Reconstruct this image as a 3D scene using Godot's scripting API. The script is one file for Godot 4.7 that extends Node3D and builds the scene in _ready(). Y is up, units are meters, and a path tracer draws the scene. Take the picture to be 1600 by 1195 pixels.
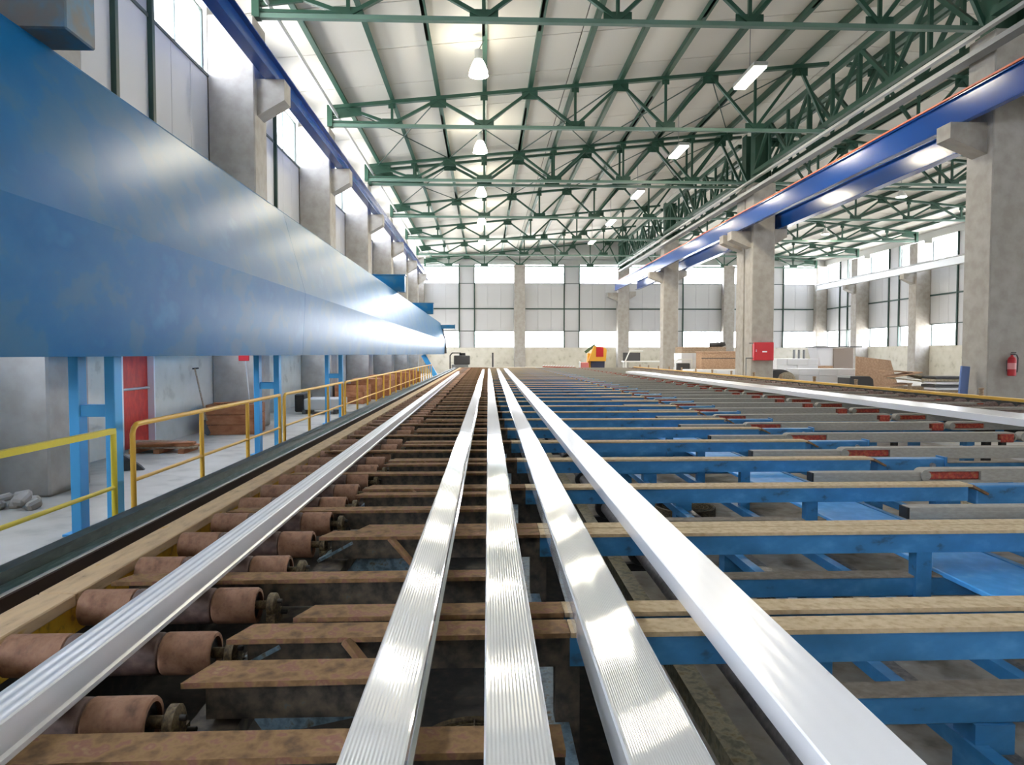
extends Node3D
# An extrusion hall: roller table, walking-beam cooling table and belt transfer, seen along its length.
# y is up, -z runs down the hall, the camera stands at the table's head.

const FAR := 61.6        # distance of the end wall
const BACK := 22.3       # how far the hall goes on behind the camera
const BED := 0.866       # height of the table's working surface

var M := {}
var used := {}
var rng := RandomNumberGenerator.new()

const NTH := ["first", "second", "third", "fourth", "fifth", "sixth", "seventh", "eighth", "ninth", "tenth", "eleventh", "twelfth", "thirteenth", "fourteenth", "fifteenth", "sixteenth", "seventeenth", "eighteenth", "nineteenth", "twentieth"]


# ---------------------------------------------------------------- mesh building
class MB:
	var v := PackedVector3Array()
	var n := PackedVector3Array()

	func tri(a: Vector3, b: Vector3, c: Vector3, na: Vector3, nb: Vector3, nc: Vector3) -> void:
		if (b - a).cross(c - a).dot(na + nb + nc) > 0.0:
			v.append_array([a, c, b]); n.append_array([na, nc, nb])
		else:
			v.append_array([a, b, c]); n.append_array([na, nb, nc])

	func quad(a: Vector3, b: Vector3, c: Vector3, d: Vector3, nn: Vector3) -> void:
		tri(a, b, c, nn, nn, nn)
		tri(a, c, d, nn, nn, nn)

	func squad(a: Vector3, b: Vector3, c: Vector3, d: Vector3, na: Vector3, nb: Vector3, nc: Vector3, nd: Vector3) -> void:
		tri(a, b, c, na, nb, nc)
		tri(a, c, d, na, nc, nd)

	func box(c: Vector3, s: Vector3, o := Basis()) -> MB:
		var h := s * 0.5
		for ax in 3:
			var b := (ax + 1) % 3
			var d := (ax + 2) % 3
			for sg in [-1.0, 1.0]:
				var e := Vector3.ZERO; e[ax] = sg * h[ax]
				var p := Vector3.ZERO; p[b] = h[b]
				var q := Vector3.ZERO; q[d] = h[d]
				var nn := Vector3.ZERO; nn[ax] = sg
				quad(c + o * (e - p - q), c + o * (e + p - q), c + o * (e + p + q), c + o * (e - p + q), o * nn)
		return self

	# from corner to corner
	func bx(a: Vector3, b: Vector3) -> MB:
		return box((a + b) * 0.5, (b - a).abs())

	# box with chamfered edges
	func cbox(c: Vector3, s: Vector3, k := 0.01, o := Basis()) -> MB:
		var h := s * 0.5
		for ax in 3:
			var b := (ax + 1) % 3
			var d := (ax + 2) % 3
			for sg in [-1.0, 1.0]:
				var e := Vector3.ZERO; e[ax] = sg * h[ax]
				var p := Vector3.ZERO; p[b] = h[b] - k
				var q := Vector3.ZERO; q[d] = h[d] - k
				var nn := Vector3.ZERO; nn[ax] = sg
				quad(c + o * (e - p - q), c + o * (e + p - q), c + o * (e + p + q), c + o * (e - p + q), o * nn)
			for sb in [-1.0, 1.0]:
				for sd in [-1.0, 1.0]:
					var u := Vector3.ZERO; u[ax] = h[ax] - k
					var p1 := Vector3.ZERO; p1[b] = sb * h[b]; p1[d] = sd * (h[d] - k)
					var p2 := Vector3.ZERO; p2[b] = sb * (h[b] - k); p2[d] = sd * h[d]
					var nn2 := Vector3.ZERO; nn2[b] = sb; nn2[d] = sd
					quad(c + o * (p1 - u), c + o * (p1 + u), c + o * (p2 + u), c + o * (p2 - u), o * nn2.normalized())
		for sx in [-1.0, 1.0]:
			for sy in [-1.0, 1.0]:
				for sz in [-1.0, 1.0]:
					var g := Vector3(sx, sy, sz)
					var f := g * (h - Vector3(k, k, k))
					var nn3 := o * g.normalized()
					tri(c + o * (f + Vector3(sx * k, 0, 0)), c + o * (f + Vector3(0, sy * k, 0)), c + o * (f + Vector3(0, 0, sz * k)), nn3, nn3, nn3)
		return self

	func cbx(a: Vector3, b: Vector3, k := 0.01) -> MB:
		return cbox((a + b) * 0.5, (b - a).abs(), k)

	static func along(a: Vector3, b: Vector3, up := Vector3.UP) -> Basis:
		var z := (b - a).normalized()
		if absf(z.dot(up)) > 0.99:
			up = Vector3.RIGHT
		var x := up.cross(z).normalized()
		return Basis(x, z.cross(x), z)

	# a bar from a to b, w across and h upwards
	func bar(a: Vector3, b: Vector3, w: float, h: float, up := Vector3.UP) -> MB:
		return box((a + b) * 0.5, Vector3(w, h, a.distance_to(b)), along(a, b, up))

	func cyl(a: Vector3, b: Vector3, r1: float, r2 := -1.0, seg := 14, caps := true) -> MB:
		if r2 < 0.0:
			r2 = r1
		var o := along(a, b)
		for i in seg:
			var t0 := TAU * i / seg
			var t1 := TAU * (i + 1) / seg
			var d0 := o.x * cos(t0) + o.y * sin(t0)
			var d1 := o.x * cos(t1) + o.y * sin(t1)
			squad(a + d0 * r1, a + d1 * r1, b + d1 * r2, b + d0 * r2, d0, d1, d1, d0)
			if caps:
				tri(a, a + d0 * r1, a + d1 * r1, -o.z, -o.z, -o.z)
				tri(b, b + d0 * r2, b + d1 * r2, o.z, o.z, o.z)
		return self

	# turned shape: pairs (distance along the axis, radius)
	func lathe(a: Vector3, axis: Vector3, pts: Array, seg := 16) -> MB:
		var o := along(a, a + axis)
		for k in pts.size() - 1:
			var p: Vector2 = pts[k]
			var q: Vector2 = pts[k + 1]
			var sl := Vector2(q.x - p.x, q.y - p.y).normalized()
			for i in seg:
				var t0 := TAU * i / seg
				var t1 := TAU * (i + 1) / seg
				var d0 := o.x * cos(t0) + o.y * sin(t0)
				var d1 := o.x * cos(t1) + o.y * sin(t1)
				var n0 := (d0 * sl.x - o.z * sl.y).normalized()
				var n1 := (d1 * sl.x - o.z * sl.y).normalized()
				squad(a + o.z * p.x + d0 * p.y, a + o.z * p.x + d1 * p.y, a + o.z * q.x + d1 * q.y, a + o.z * q.x + d0 * q.y, n0, n1, n1, n0)
		return self

	func tube(path: Array, r: float, seg := 8) -> MB:
		for i in path.size() - 1:
			cyl(path[i], path[i + 1], r, r, seg, i == 0 or i == path.size() - 2)
			if i > 0:
				ball(path[i], r, seg)
		return self

	func ball(c: Vector3, r: float, seg := 8) -> MB:
		var rows := maxi(4, seg / 2)
		for j in rows:
			var f0 := PI * j / rows - PI / 2
			var f1 := PI * (j + 1) / rows - PI / 2
			for i in seg:
				var t0 := TAU * i / seg
				var t1 := TAU * (i + 1) / seg
				var p := [Vector3(cos(f0) * cos(t0), sin(f0), cos(f0) * sin(t0)), Vector3(cos(f0) * cos(t1), sin(f0), cos(f0) * sin(t1)), Vector3(cos(f1) * cos(t1), sin(f1), cos(f1) * sin(t1)), Vector3(cos(f1) * cos(t0), sin(f1), cos(f1) * sin(t0))]
				squad(c + p[0] * r, c + p[1] * r, c + p[2] * r, c + p[3] * r, p[0], p[1], p[2], p[3])
		return self

	# a polygon in the XY plane of t, drawn out along its z
	func ext(poly: PackedVector2Array, t: Transform3D, length: float, caps := true) -> MB:
		var area := 0.0
		for i in poly.size():
			area += poly[i].cross(poly[(i + 1) % poly.size()])
		var e := t.basis.z * length
		for i in poly.size():
			var p := poly[i]
			var q := poly[(i + 1) % poly.size()]
			var d := (q - p).normalized() * signf(area)
			var nn := (t.basis * Vector3(d.y, -d.x, 0)).normalized()
			var a := t * Vector3(p.x, p.y, 0)
			var b := t * Vector3(q.x, q.y, 0)
			quad(a, b, b + e, a + e, nn)
		if caps:
			var ix := Geometry2D.triangulate_polygon(poly)
			for i in range(0, ix.size(), 3):
				var a := t * Vector3(poly[ix[i]].x, poly[ix[i]].y, 0)
				var b := t * Vector3(poly[ix[i + 1]].x, poly[ix[i + 1]].y, 0)
				var c := t * Vector3(poly[ix[i + 2]].x, poly[ix[i + 2]].y, 0)
				var nz := t.basis.z.normalized()
				tri(a, b, c, -nz, -nz, -nz)
				tri(a + e, b + e, c + e, nz, nz, nz)
		return self

	func mesh() -> ArrayMesh:
		var arr := []
		arr.resize(Mesh.ARRAY_MAX)
		arr[Mesh.ARRAY_VERTEX] = v
		arr[Mesh.ARRAY_NORMAL] = n
		var m := ArrayMesh.new()
		m.add_surface_from_arrays(Mesh.PRIMITIVE_TRIANGLES, arr)
		return m


# ---------------------------------------------------------------- naming
func numbered(called: String) -> String:
	var k: int = used.get(called, 0)
	used[called] = k + 1
	return called if k == 0 else "%s_%03d" % [called, k]


func tag(o: Node3D, label: String, category := "", group := "", kind := "") -> Node3D:
	o.set_meta("label", label)
	if category: o.set_meta("category", category)
	if group: o.set_meta("group", group)
	if kind: o.set_meta("kind", kind)
	return o


func thing(called: String, label: String, category: String, at := Vector3.ZERO, group := "", kind := "") -> Node3D:
	var o := Node3D.new()
	o.name = numbered(called)
	o.position = at
	add_child(o, true)
	return tag(o, label, category, group, kind)


func part(called: String, what, material: Material, parent: Node3D) -> MeshInstance3D:
	var o := MeshInstance3D.new()
	o.name = called
	o.mesh = what.mesh() if what is MB else what
	o.material_override = material
	o.cast_shadow = GeometryInstance3D.SHADOW_CASTING_SETTING_ON
	parent.add_child(o, true)
	return o


func whole(called: String, what, material: Material, label: String, category: String, group := "", kind := "") -> MeshInstance3D:
	var o := part(numbered(called), what, material, self)
	tag(o, label, category, group, kind)
	return o


func copy_of(o: Node3D, at: Vector3, label: String, group := "") -> Node3D:
	var c: Node3D = o.duplicate()
	var base := String(o.name).rstrip("0123456789")
	c.name = numbered(base.trim_suffix("_") if base != String(o.name) else base)
	add_child(c, true)
	c.position = at
	c.set_meta("label", label)
	if group: c.set_meta("group", group)
	elif c.has_meta("group"): c.remove_meta("group")
	return c


# ---------------------------------------------------------------- materials
func plain(c: Color, rough := 0.6, metal := 0.0) -> StandardMaterial3D:
	var m := StandardMaterial3D.new()
	m.albedo_color = c
	m.roughness = rough
	m.metallic = metal
	return m


func ramp(stops: Array) -> Gradient:
	var g := Gradient.new()
	var o := PackedFloat32Array()
	var c := PackedColorArray()
	for s in stops:
		o.append(s[0]); c.append(s[1])
	g.offsets = o
	g.colors = c
	return g


# colour patches from noise; scale is the size of one texture repeat in metres on each axis
func grainy(stops: Array, size: Vector3, freq: float, rough := 0.6, metal := 0.0, seed_ := 1, cellular := false, octaves := 5) -> StandardMaterial3D:
	var f := FastNoiseLite.new()
	f.seed = seed_
	f.noise_type = FastNoiseLite.TYPE_CELLULAR if cellular else FastNoiseLite.TYPE_SIMPLEX_SMOOTH
	f.frequency = freq
	f.fractal_octaves = octaves
	f.fractal_gain = 0.55
	var t := NoiseTexture2D.new()
	t.width = 512
	t.height = 512
	t.seamless = true
	t.noise = f
	t.color_ramp = ramp(stops)
	var m := plain(Color.WHITE, rough, metal)
	m.albedo_texture = t
	m.uv1_triplanar = true
	m.uv1_world_triplanar = true
	m.uv1_scale = Vector3(1 / size.x, 1 / size.y, 1 / size.z)
	return m


func dented(m: StandardMaterial3D, freq: float, strength: float, seed_ := 5) -> StandardMaterial3D:
	var f := FastNoiseLite.new()
	f.seed = seed_
	f.frequency = freq
	f.fractal_octaves = 4
	var t := NoiseTexture2D.new()
	t.width = 512
	t.height = 512
	t.seamless = true
	t.as_normal_map = true
	t.bump_strength = 4.0
	t.noise = f
	m.normal_enabled = true
	m.normal_texture = t
	m.normal_scale = strength
	return m


func c8(r: int, g: int, b: int) -> Color:
	return Color8(r, g, b)


func make_materials() -> void:
	M.concrete = grainy([[0.2, c8(158, 152, 143)], [0.5, c8(166, 161, 153)], [0.8, c8(173, 168, 161)]], Vector3(3, 3, 3), 0.012, 0.85, 0, 3)
	M.plinth = grainy([[0.1, c8(182, 176, 160)], [0.3, c8(203, 198, 183)], [0.85, c8(212, 207, 194)]], Vector3(4, 4, 4), 0.01, 0.9, 0, 4)
	M.floor = grainy([[0.1, c8(154, 150, 142)], [0.4, c8(176, 172, 163)], [0.85, c8(186, 182, 174)]], Vector3(5, 5, 5), 0.012, 0.6, 0, 7)
	M.mottled = grainy([[0.1, c8(112, 104, 92)], [0.4, c8(146, 138, 126)], [0.75, c8(160, 154, 144)], [0.95, c8(176, 172, 164)]], Vector3(2.2, 2.2, 2.2), 0.014, 0.75, 0, 8)
	M.panel = plain(c8(193, 193, 194), 0.5)
	M.roof = plain(c8(220, 216, 207), 0.6)
	M.backing = plain(c8(190, 190, 188), 0.8)
	M.seam = plain(c8(95, 92, 88), 0.8)
	M.green = plain(c8(42, 80, 65), 0.45)
	M.green_pale = plain(c8(98, 128, 116), 0.45)
	M.green_dark = plain(c8(38, 66, 58), 0.5)
	M.grey_steel = plain(c8(140, 142, 143), 0.5, 0.3)
	M.zinc = plain(c8(190, 192, 192), 0.4, 0.5)
	M.frame = plain(c8(70, 82, 78), 0.5)
	M.big_blue = dented(grainy([[0.0, c8(70, 108, 136)], [0.37, c8(54, 104, 140)], [0.43, c8(38, 102, 148)], [0.75, c8(26, 96, 146)], [1.0, c8(44, 114, 160)]], Vector3(5, 3.2, 5), 0.006, 0.3, 0, 21), 0.006, 0.03, 22)
	M.big_blue.metallic_specular = 0.18
	M.box_blue = grainy([[0.1, c8(112, 100, 92)], [0.35, c8(98, 104, 108)], [0.6, c8(74, 116, 146)], [0.9, c8(100, 108, 112)]], Vector3(4, 4, 4), 0.012, 0.5, 0, 23)
	M.leg_blue = plain(c8(66, 158, 214), 0.45)
	M.beam_blue = grainy([[0.1, c8(46, 86, 114)], [0.22, c8(52, 116, 164)], [0.6, c8(56, 124, 176)], [0.9, c8(74, 140, 190)]], Vector3(1.4, 0.9, 1.4), 0.012, 0.45, 0, 25)
	M.plate_blue = grainy([[0.2, c8(72, 158, 226)], [0.6, c8(86, 172, 238)], [0.9, c8(112, 188, 242)]], Vector3(0.9, 0.9, 0.9), 0.014, 0.4, 0, 26)
	M.crane_blue = plain(c8(18, 70, 146), 0.16)
	M.crane_blue.metallic_specular = 0.4
	M.felt = grainy([[0.1, c8(176, 152, 116)], [0.45, c8(194, 172, 136)], [0.9, c8(206, 185, 150)]], Vector3(0.35, 0.35, 0.35), 0.015, 0.95, 0, 31)
	M.felt_brown = grainy([[0.1, c8(98, 76, 54)], [0.35, c8(126, 96, 64)], [0.55, c8(142, 112, 74)], [0.72, c8(132, 92, 76)], [0.95, c8(156, 132, 92)]], Vector3(0.5, 0.5, 0.5), 0.012, 0.95, 0, 32)
	M.dirty_steel = grainy([[0.1, c8(44, 40, 36)], [0.5, c8(82, 74, 64)], [0.8, c8(104, 92, 74)], [1.0, c8(78, 96, 108)]], Vector3(0.5, 0.5, 0.5), 0.014, 0.6, 0.1, 33)
	M.grease_shade = grainy([[0.2, c8(26, 25, 24)], [0.7, c8(48, 44, 40)], [0.95, c8(70, 62, 48)]], Vector3(0.6, 0.6, 0.6), 0.014, 0.6, 0.1, 34)  # oily black; also the put-in shade of the tray and skirts under the rollers
	M.bracket = grainy([[0.2, c8(84, 102, 114)], [0.6, c8(124, 150, 166)], [0.9, c8(96, 84, 66)]], Vector3(0.4, 0.4, 0.4), 0.014, 0.5, 0, 35)
	M.rust = grainy([[0.1, c8(104, 76, 58)], [0.4, c8(144, 104, 80)], [0.7, c8(160, 122, 96)], [0.95, c8(136, 98, 84)]], Vector3(0.3, 0.3, 0.3), 0.012, 0.7, 0, 36)
	M.roller_dark = grainy([[0.1, c8(76, 62, 58)], [0.5, c8(110, 88, 80)], [0.9, c8(134, 112, 104)]], Vector3(0.4, 0.3, 0.3), 0.012, 0.65, 0, 37)
	M.black = plain(c8(26, 25, 25), 0.6)
	M.bearing = grainy([[0.2, c8(64, 54, 42)], [0.6, c8(110, 94, 66)], [0.9, c8(136, 122, 92)]], Vector3(0.12, 0.12, 0.12), 0.014, 0.6, 0.2, 38)
	M.yellow_wood = grainy([[0.08, c8(138, 118, 98)], [0.22, c8(196, 168, 134)], [0.5, c8(212, 184, 148)], [0.8, c8(220, 192, 152)], [0.95, c8(212, 172, 104)]], Vector3(0.4, 0.4, 1.6), 0.012, 0.75, 0, 39)
	M.yellow_paint = grainy([[0.1, c8(150, 116, 40)], [0.4, c8(222, 172, 44)], [0.9, c8(230, 186, 62)]], Vector3(0.6, 0.6, 0.6), 0.014, 0.55, 0, 40)
	M.trough = grainy([[0.2, c8(66, 76, 74)], [0.8, c8(88, 98, 96)]], Vector3(0.8, 0.8, 2), 0.02, 0.35, 0.3, 41)
	M.trough_teal = grainy([[0.2, c8(62, 104, 110)], [0.6, c8(92, 132, 142)], [0.9, c8(132, 156, 170)]], Vector3(0.3, 0.3, 1.5), 0.02, 0.3, 0.3, 42)
	M.rail_yellow = plain(c8(209, 163, 55), 0.45)
	M.rail_lemon = plain(c8(206, 188, 47), 0.45)
	M.aluminium = plain(c8(238, 238, 236), 0.05, 0.4)
	M.aluminium_flat = plain(c8(244, 245, 246), 0.12, 0.25)
	M.aluminium_white = plain(c8(247, 247, 248), 0.25, 0.05)
	M.aluminium_satin = plain(c8(226, 227, 229), 0.3, 0.45)
	M.aluminium_grey = plain(c8(205, 207, 210), 0.34, 1.0)
	M.belt = grainy([[0.2, c8(156, 151, 140)], [0.8, c8(168, 163, 152)]], Vector3(0.6, 0.2, 0.6), 0.02, 0.8, 0, 51)
	M.drive_red = grainy([[0.2, c8(136, 48, 38)], [0.6, c8(182, 66, 48)], [0.9, c8(170, 110, 62)]], Vector3(0.3, 0.3, 0.3), 0.014, 0.5, 0, 52)
	M.red = plain(c8(196, 40, 50), 0.4)
	M.door_red = grainy([[0.2, c8(196, 44, 34)], [0.8, c8(222, 64, 46)]], Vector3(1, 2, 1), 0.012, 0.45, 0, 54)
	M.white = plain(c8(232, 232, 230), 0.5)
	M.wrap = plain(c8(226, 227, 231), 0.3)
	M.wood = grainy([[0.1, c8(140, 88, 56)], [0.5, c8(166, 108, 72)], [0.9, c8(182, 126, 88)]], Vector3(2.2, 1.1, 2.2), 0.012, 0.8, 0, 56)
	M.wood_pale = grainy([[0.1, c8(120, 100, 82)], [0.5, c8(168, 146, 122)], [0.9, c8(190, 170, 146)]], Vector3(0.8, 0.25, 0.8), 0.014, 0.85, 0, 57)
	M.card = grainy([[0.2, c8(172, 138, 110)], [0.8, c8(196, 164, 136)]], Vector3(0.8, 0.8, 0.8), 0.014, 0.9, 0, 58)
	M.card_grey = grainy([[0.2, c8(150, 140, 120)], [0.8, c8(184, 174, 154)]], Vector3(0.8, 0.8, 0.8), 0.014, 0.9, 0, 59)
	M.board_blue = plain(c8(112, 138, 196), 0.5)
	M.dark_grey = plain(c8(70, 70, 72), 0.6)
	M.machine_yellow = plain(c8(232, 174, 62), 0.5)
	M.navy = plain(c8(52, 58, 84), 0.6)
	M.olive = plain(c8(92, 116, 92), 0.7)
	M.shaft = grainy([[0.2, c8(96, 92, 88)], [0.8, c8(136, 130, 124)]], Vector3(0.4, 0.4, 0.4), 0.02, 0.45, 0.4, 60)
	M.gap_brown = plain(c8(66, 50, 48), 0.8)
	M.dust = grainy([[0.2, c8(136, 126, 114)], [0.8, c8(160, 150, 136)]], Vector3(0.6, 0.6, 0.6), 0.02, 0.9, 0, 62)
	M.channel = grainy([[0.2, c8(98, 94, 76)], [0.6, c8(142, 136, 112)], [0.95, c8(112, 96, 56)]], Vector3(0.5, 0.5, 0.5), 0.02, 0.6, 0.1, 61)
	M.orange = plain(c8(206, 92, 60), 0.5)
	M.glass = plain(Color(1, 1, 1, 0.06), 0.03)
	M.glass.transparency = BaseMaterial3D.TRANSPARENCY_ALPHA
	M.lamp = plain(c8(255, 250, 236), 0.5)
	M.lamp.emission_enabled = true
	M.lamp.emission = c8(255, 248, 226)
	M.lamp.emission_energy_multiplier = 1.6


# ---------------------------------------------------------------- the scene
func _ready() -> void:
	rng.seed = 7
	var cam := Camera3D.new()
	cam.name = "camera"
	add_child(cam)
	cam.position = Vector3(0, 1.65, 0)
	cam.rotation_degrees = Vector3(-2.275, -2.197, 0)
	cam.fov = 56.158
	cam.near = 0.05
	cam.far = 300.0
	cam.current = true

	var sky_mat := ProceduralSkyMaterial.new()
	sky_mat.sky_top_color = c8(226, 236, 255)
	sky_mat.sky_horizon_color = c8(248, 250, 255)
	sky_mat.ground_horizon_color = c8(240, 241, 242)
	sky_mat.ground_bottom_color = c8(228, 227, 224)
	sky_mat.sky_energy_multiplier = 1.0
	sky_mat.ground_energy_multiplier = 1.0
	var sky := Sky.new()
	sky.sky_material = sky_mat
	var env := Environment.new()
	env.background_mode = Environment.BG_SKY
	env.sky = sky
	env.background_energy_multiplier = 1.0
	env.tonemap_mode = Environment.TONE_MAPPER_LINEAR
	env.tonemap_exposure = 25.0
	env.sdfgi_enabled = true
	env.ssao_enabled = true
	env.ssil_enabled = true
	var we := WorldEnvironment.new()
	we.name = "world_environment"
	we.environment = env
	add_child(we)

	make_materials()
	build_shell()
	build_pillars()
	build_roof_steel()
	build_cranes()
	build_lamps()
	build_gantry()
	build_roller_table()
	build_cooling_table()
	build_belts()
	build_profiles()
	build_saw_line()
	build_left_aisle()
	build_right_clutter()
	build_far_machines()


# ---------------------------------------------------------------- shell
const SILL_LOW := 2.2
const HEAD_LOW := 3.62
const SILL_HIGH := 7.68
const HEAD_HIGH := 9.3
var windows := 0


func roof_y(x: float) -> float:   # centre line of the top chords
	return 10.15 + 0.1 * (x if x < 11.8 else 23.6 - x)


# A wall in its own axes: x along it, y up, z to the inside. pillars: places along x; the wall runs from the first to the last of them.
func build_wall(called: String, label: String, at: Transform3D, x0: float, x1: float, pillars: Array, pw: float, ytop: float, n_panels: int, door_bay := -1, blind := false) -> void:
	var w := Node3D.new()
	w.name = called
	add_child(w)
	w.transform = at
	tag(w, label, "wall", "", "structure")
	var b := MB.new()
	var strip := 0.65
	var mids := []
	for i in pillars.size() - 1:
		mids.append((pillars[i] + pillars[i + 1]) * 0.5)
	var back := MB.new()
	back.bx(Vector3(x0, HEAD_LOW, -0.25), Vector3(x1, SILL_HIGH, -0.05))
	back.bx(Vector3(x0, HEAD_HIGH, -0.25), Vector3(x1, ytop, 0.0))
	if blind:
		back.bx(Vector3(x0, SILL_LOW, -0.25), Vector3(x1, HEAD_LOW, 0.0)).bx(Vector3(x0, SILL_HIGH, -0.25), Vector3(x1, HEAD_HIGH, 0.0))
	for p in [] if blind else pillars:
		for r in [[SILL_LOW, HEAD_LOW], [SILL_HIGH, HEAD_HIGH]]:
			back.bx(Vector3(p - pw / 2, r[0], -0.25), Vector3(p + pw / 2, r[1], 0.0))
	for m in [] if blind else mids:
		for r in [[SILL_LOW, HEAD_LOW], [SILL_HIGH, HEAD_HIGH]]:
			back.bx(Vector3(m - strip, r[0], -0.25), Vector3(m + strip, r[1], -0.05))
	part("backing", back, M.backing, w)
	if door_bay >= 0:
		var dm: float = mids[door_bay]
		b.bx(Vector3(x0, 0, -0.25), Vector3(dm - 0.6, SILL_LOW, 0.0))
		b.bx(Vector3(dm + 0.6, 0, -0.25), Vector3(x1, SILL_LOW, 0.0))
	else:
		b.bx(Vector3(x0, 0, -0.25), Vector3(x1, SILL_LOW, 0.0))
	part("concrete_plinth", b, M.plinth, w)
	# sandwich panels
	var shapes := {}
	var put := func(xa: float, xb: float, ya: float, yb: float) -> void:
		var key := "%.3f %.3f" % [xb - xa, yb - ya]
		if not shapes.has(key):
			shapes[key] = MB.new().cbox(Vector3.ZERO, Vector3(xb - xa - 0.012, yb - ya - 0.012, 0.05), 0.006).mesh()
		part("cladding_panel", shapes[key], M.panel, w).position = Vector3((xa + xb) / 2, (ya + yb) / 2, -0.025)
	var posts := MB.new()
	for i in mids.size():
		var m: float = mids[i]
		var a: float = pillars[i] + pw / 2
		var c: float = pillars[i + 1] - pw / 2
		for r in [[HEAD_LOW, 5.52], [5.52, SILL_HIGH]]:
			for k in n_panels:
				var s := (m - strip - a) / n_panels
				put.call(a + s * k, a + s * (k + 1), r[0], r[1])
				s = (c - m - strip) / n_panels
				put.call(m + strip + s * k, m + strip + s * (k + 1), r[0], r[1])
			put.call(m - strip, m + strip, r[0], r[1])
		if blind:
			continue
		put.call(m - strip, m + strip, SILL_LOW, HEAD_LOW)
		put.call(m - strip, m + strip, SILL_HIGH, HEAD_HIGH)
		for sg in [-1, 1]:
			part("post", MB.new().bx(Vector3(m + sg * strip - 0.05, SILL_LOW, 0.0), Vector3(m + sg * strip + 0.05, HEAD_HIGH, 0.09)), M.green_dark, w)
		part("rail", MB.new().bx(Vector3(a, 5.47, 0.0), Vector3(c, 5.57, 0.06)), M.green_dark, w)
		for y in [HEAD_LOW, SILL_HIGH]:
			part("flashing", MB.new().bx(Vector3(a, y - 0.03, 0.0), Vector3(c, y + 0.03, 0.03)), M.frame, w)
		for r in [[SILL_LOW, HEAD_LOW], [SILL_HIGH, HEAD_HIGH]]:
			build_window(at, a, m - strip, r[0], r[1])
			build_window(at, m + strip, c, r[0], r[1])


var window_meshes := {}


func build_window(at: Transform3D, xa: float, xb: float, ya: float, yb: float) -> void:
	windows += 1
	var o := Node3D.new()
	o.name = "window_%d" % windows
	add_child(o)
	o.transform = at * Transform3D(Basis(), Vector3((xa + xb) / 2, ya, -0.12))
	tag(o, "overexposed white factory window strip between a pillar and a wall post", "window", "strip windows of the hall", "structure")
	var w := xb - xa
	var h := yb - ya
	var key := "%.2f" % w
	if not window_meshes.has(key):
		var f := MB.new()
		var t := 0.035
		f.bx(Vector3(-w / 2, 0, -0.03), Vector3(w / 2, t, 0.03)).bx(Vector3(-w / 2, h - t, -0.03), Vector3(w / 2, h, 0.03))
		f.bx(Vector3(-w / 2, t, -0.03), Vector3(-w / 2 + t, h - t, 0.03)).bx(Vector3(w / 2 - t, t, -0.03), Vector3(w / 2, h - t, 0.03))
		f.bx(Vector3(-0.015, t, -0.02), Vector3(0.015, h - t, 0.02))
		window_meshes[key] = [f.mesh(), MB.new().box(Vector3(0, 0, 0), Vector3(w / 2 - t - 0.015, h - 2 * t, 0.006)).mesh()]
	part("frame", window_meshes[key][0], M.frame, o)
	for sg in [-1, 1]:
		part("pane", window_meshes[key][1], M.glass, o).position = Vector3(sg * (w / 4 - 0.01), h / 2, 0)


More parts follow.
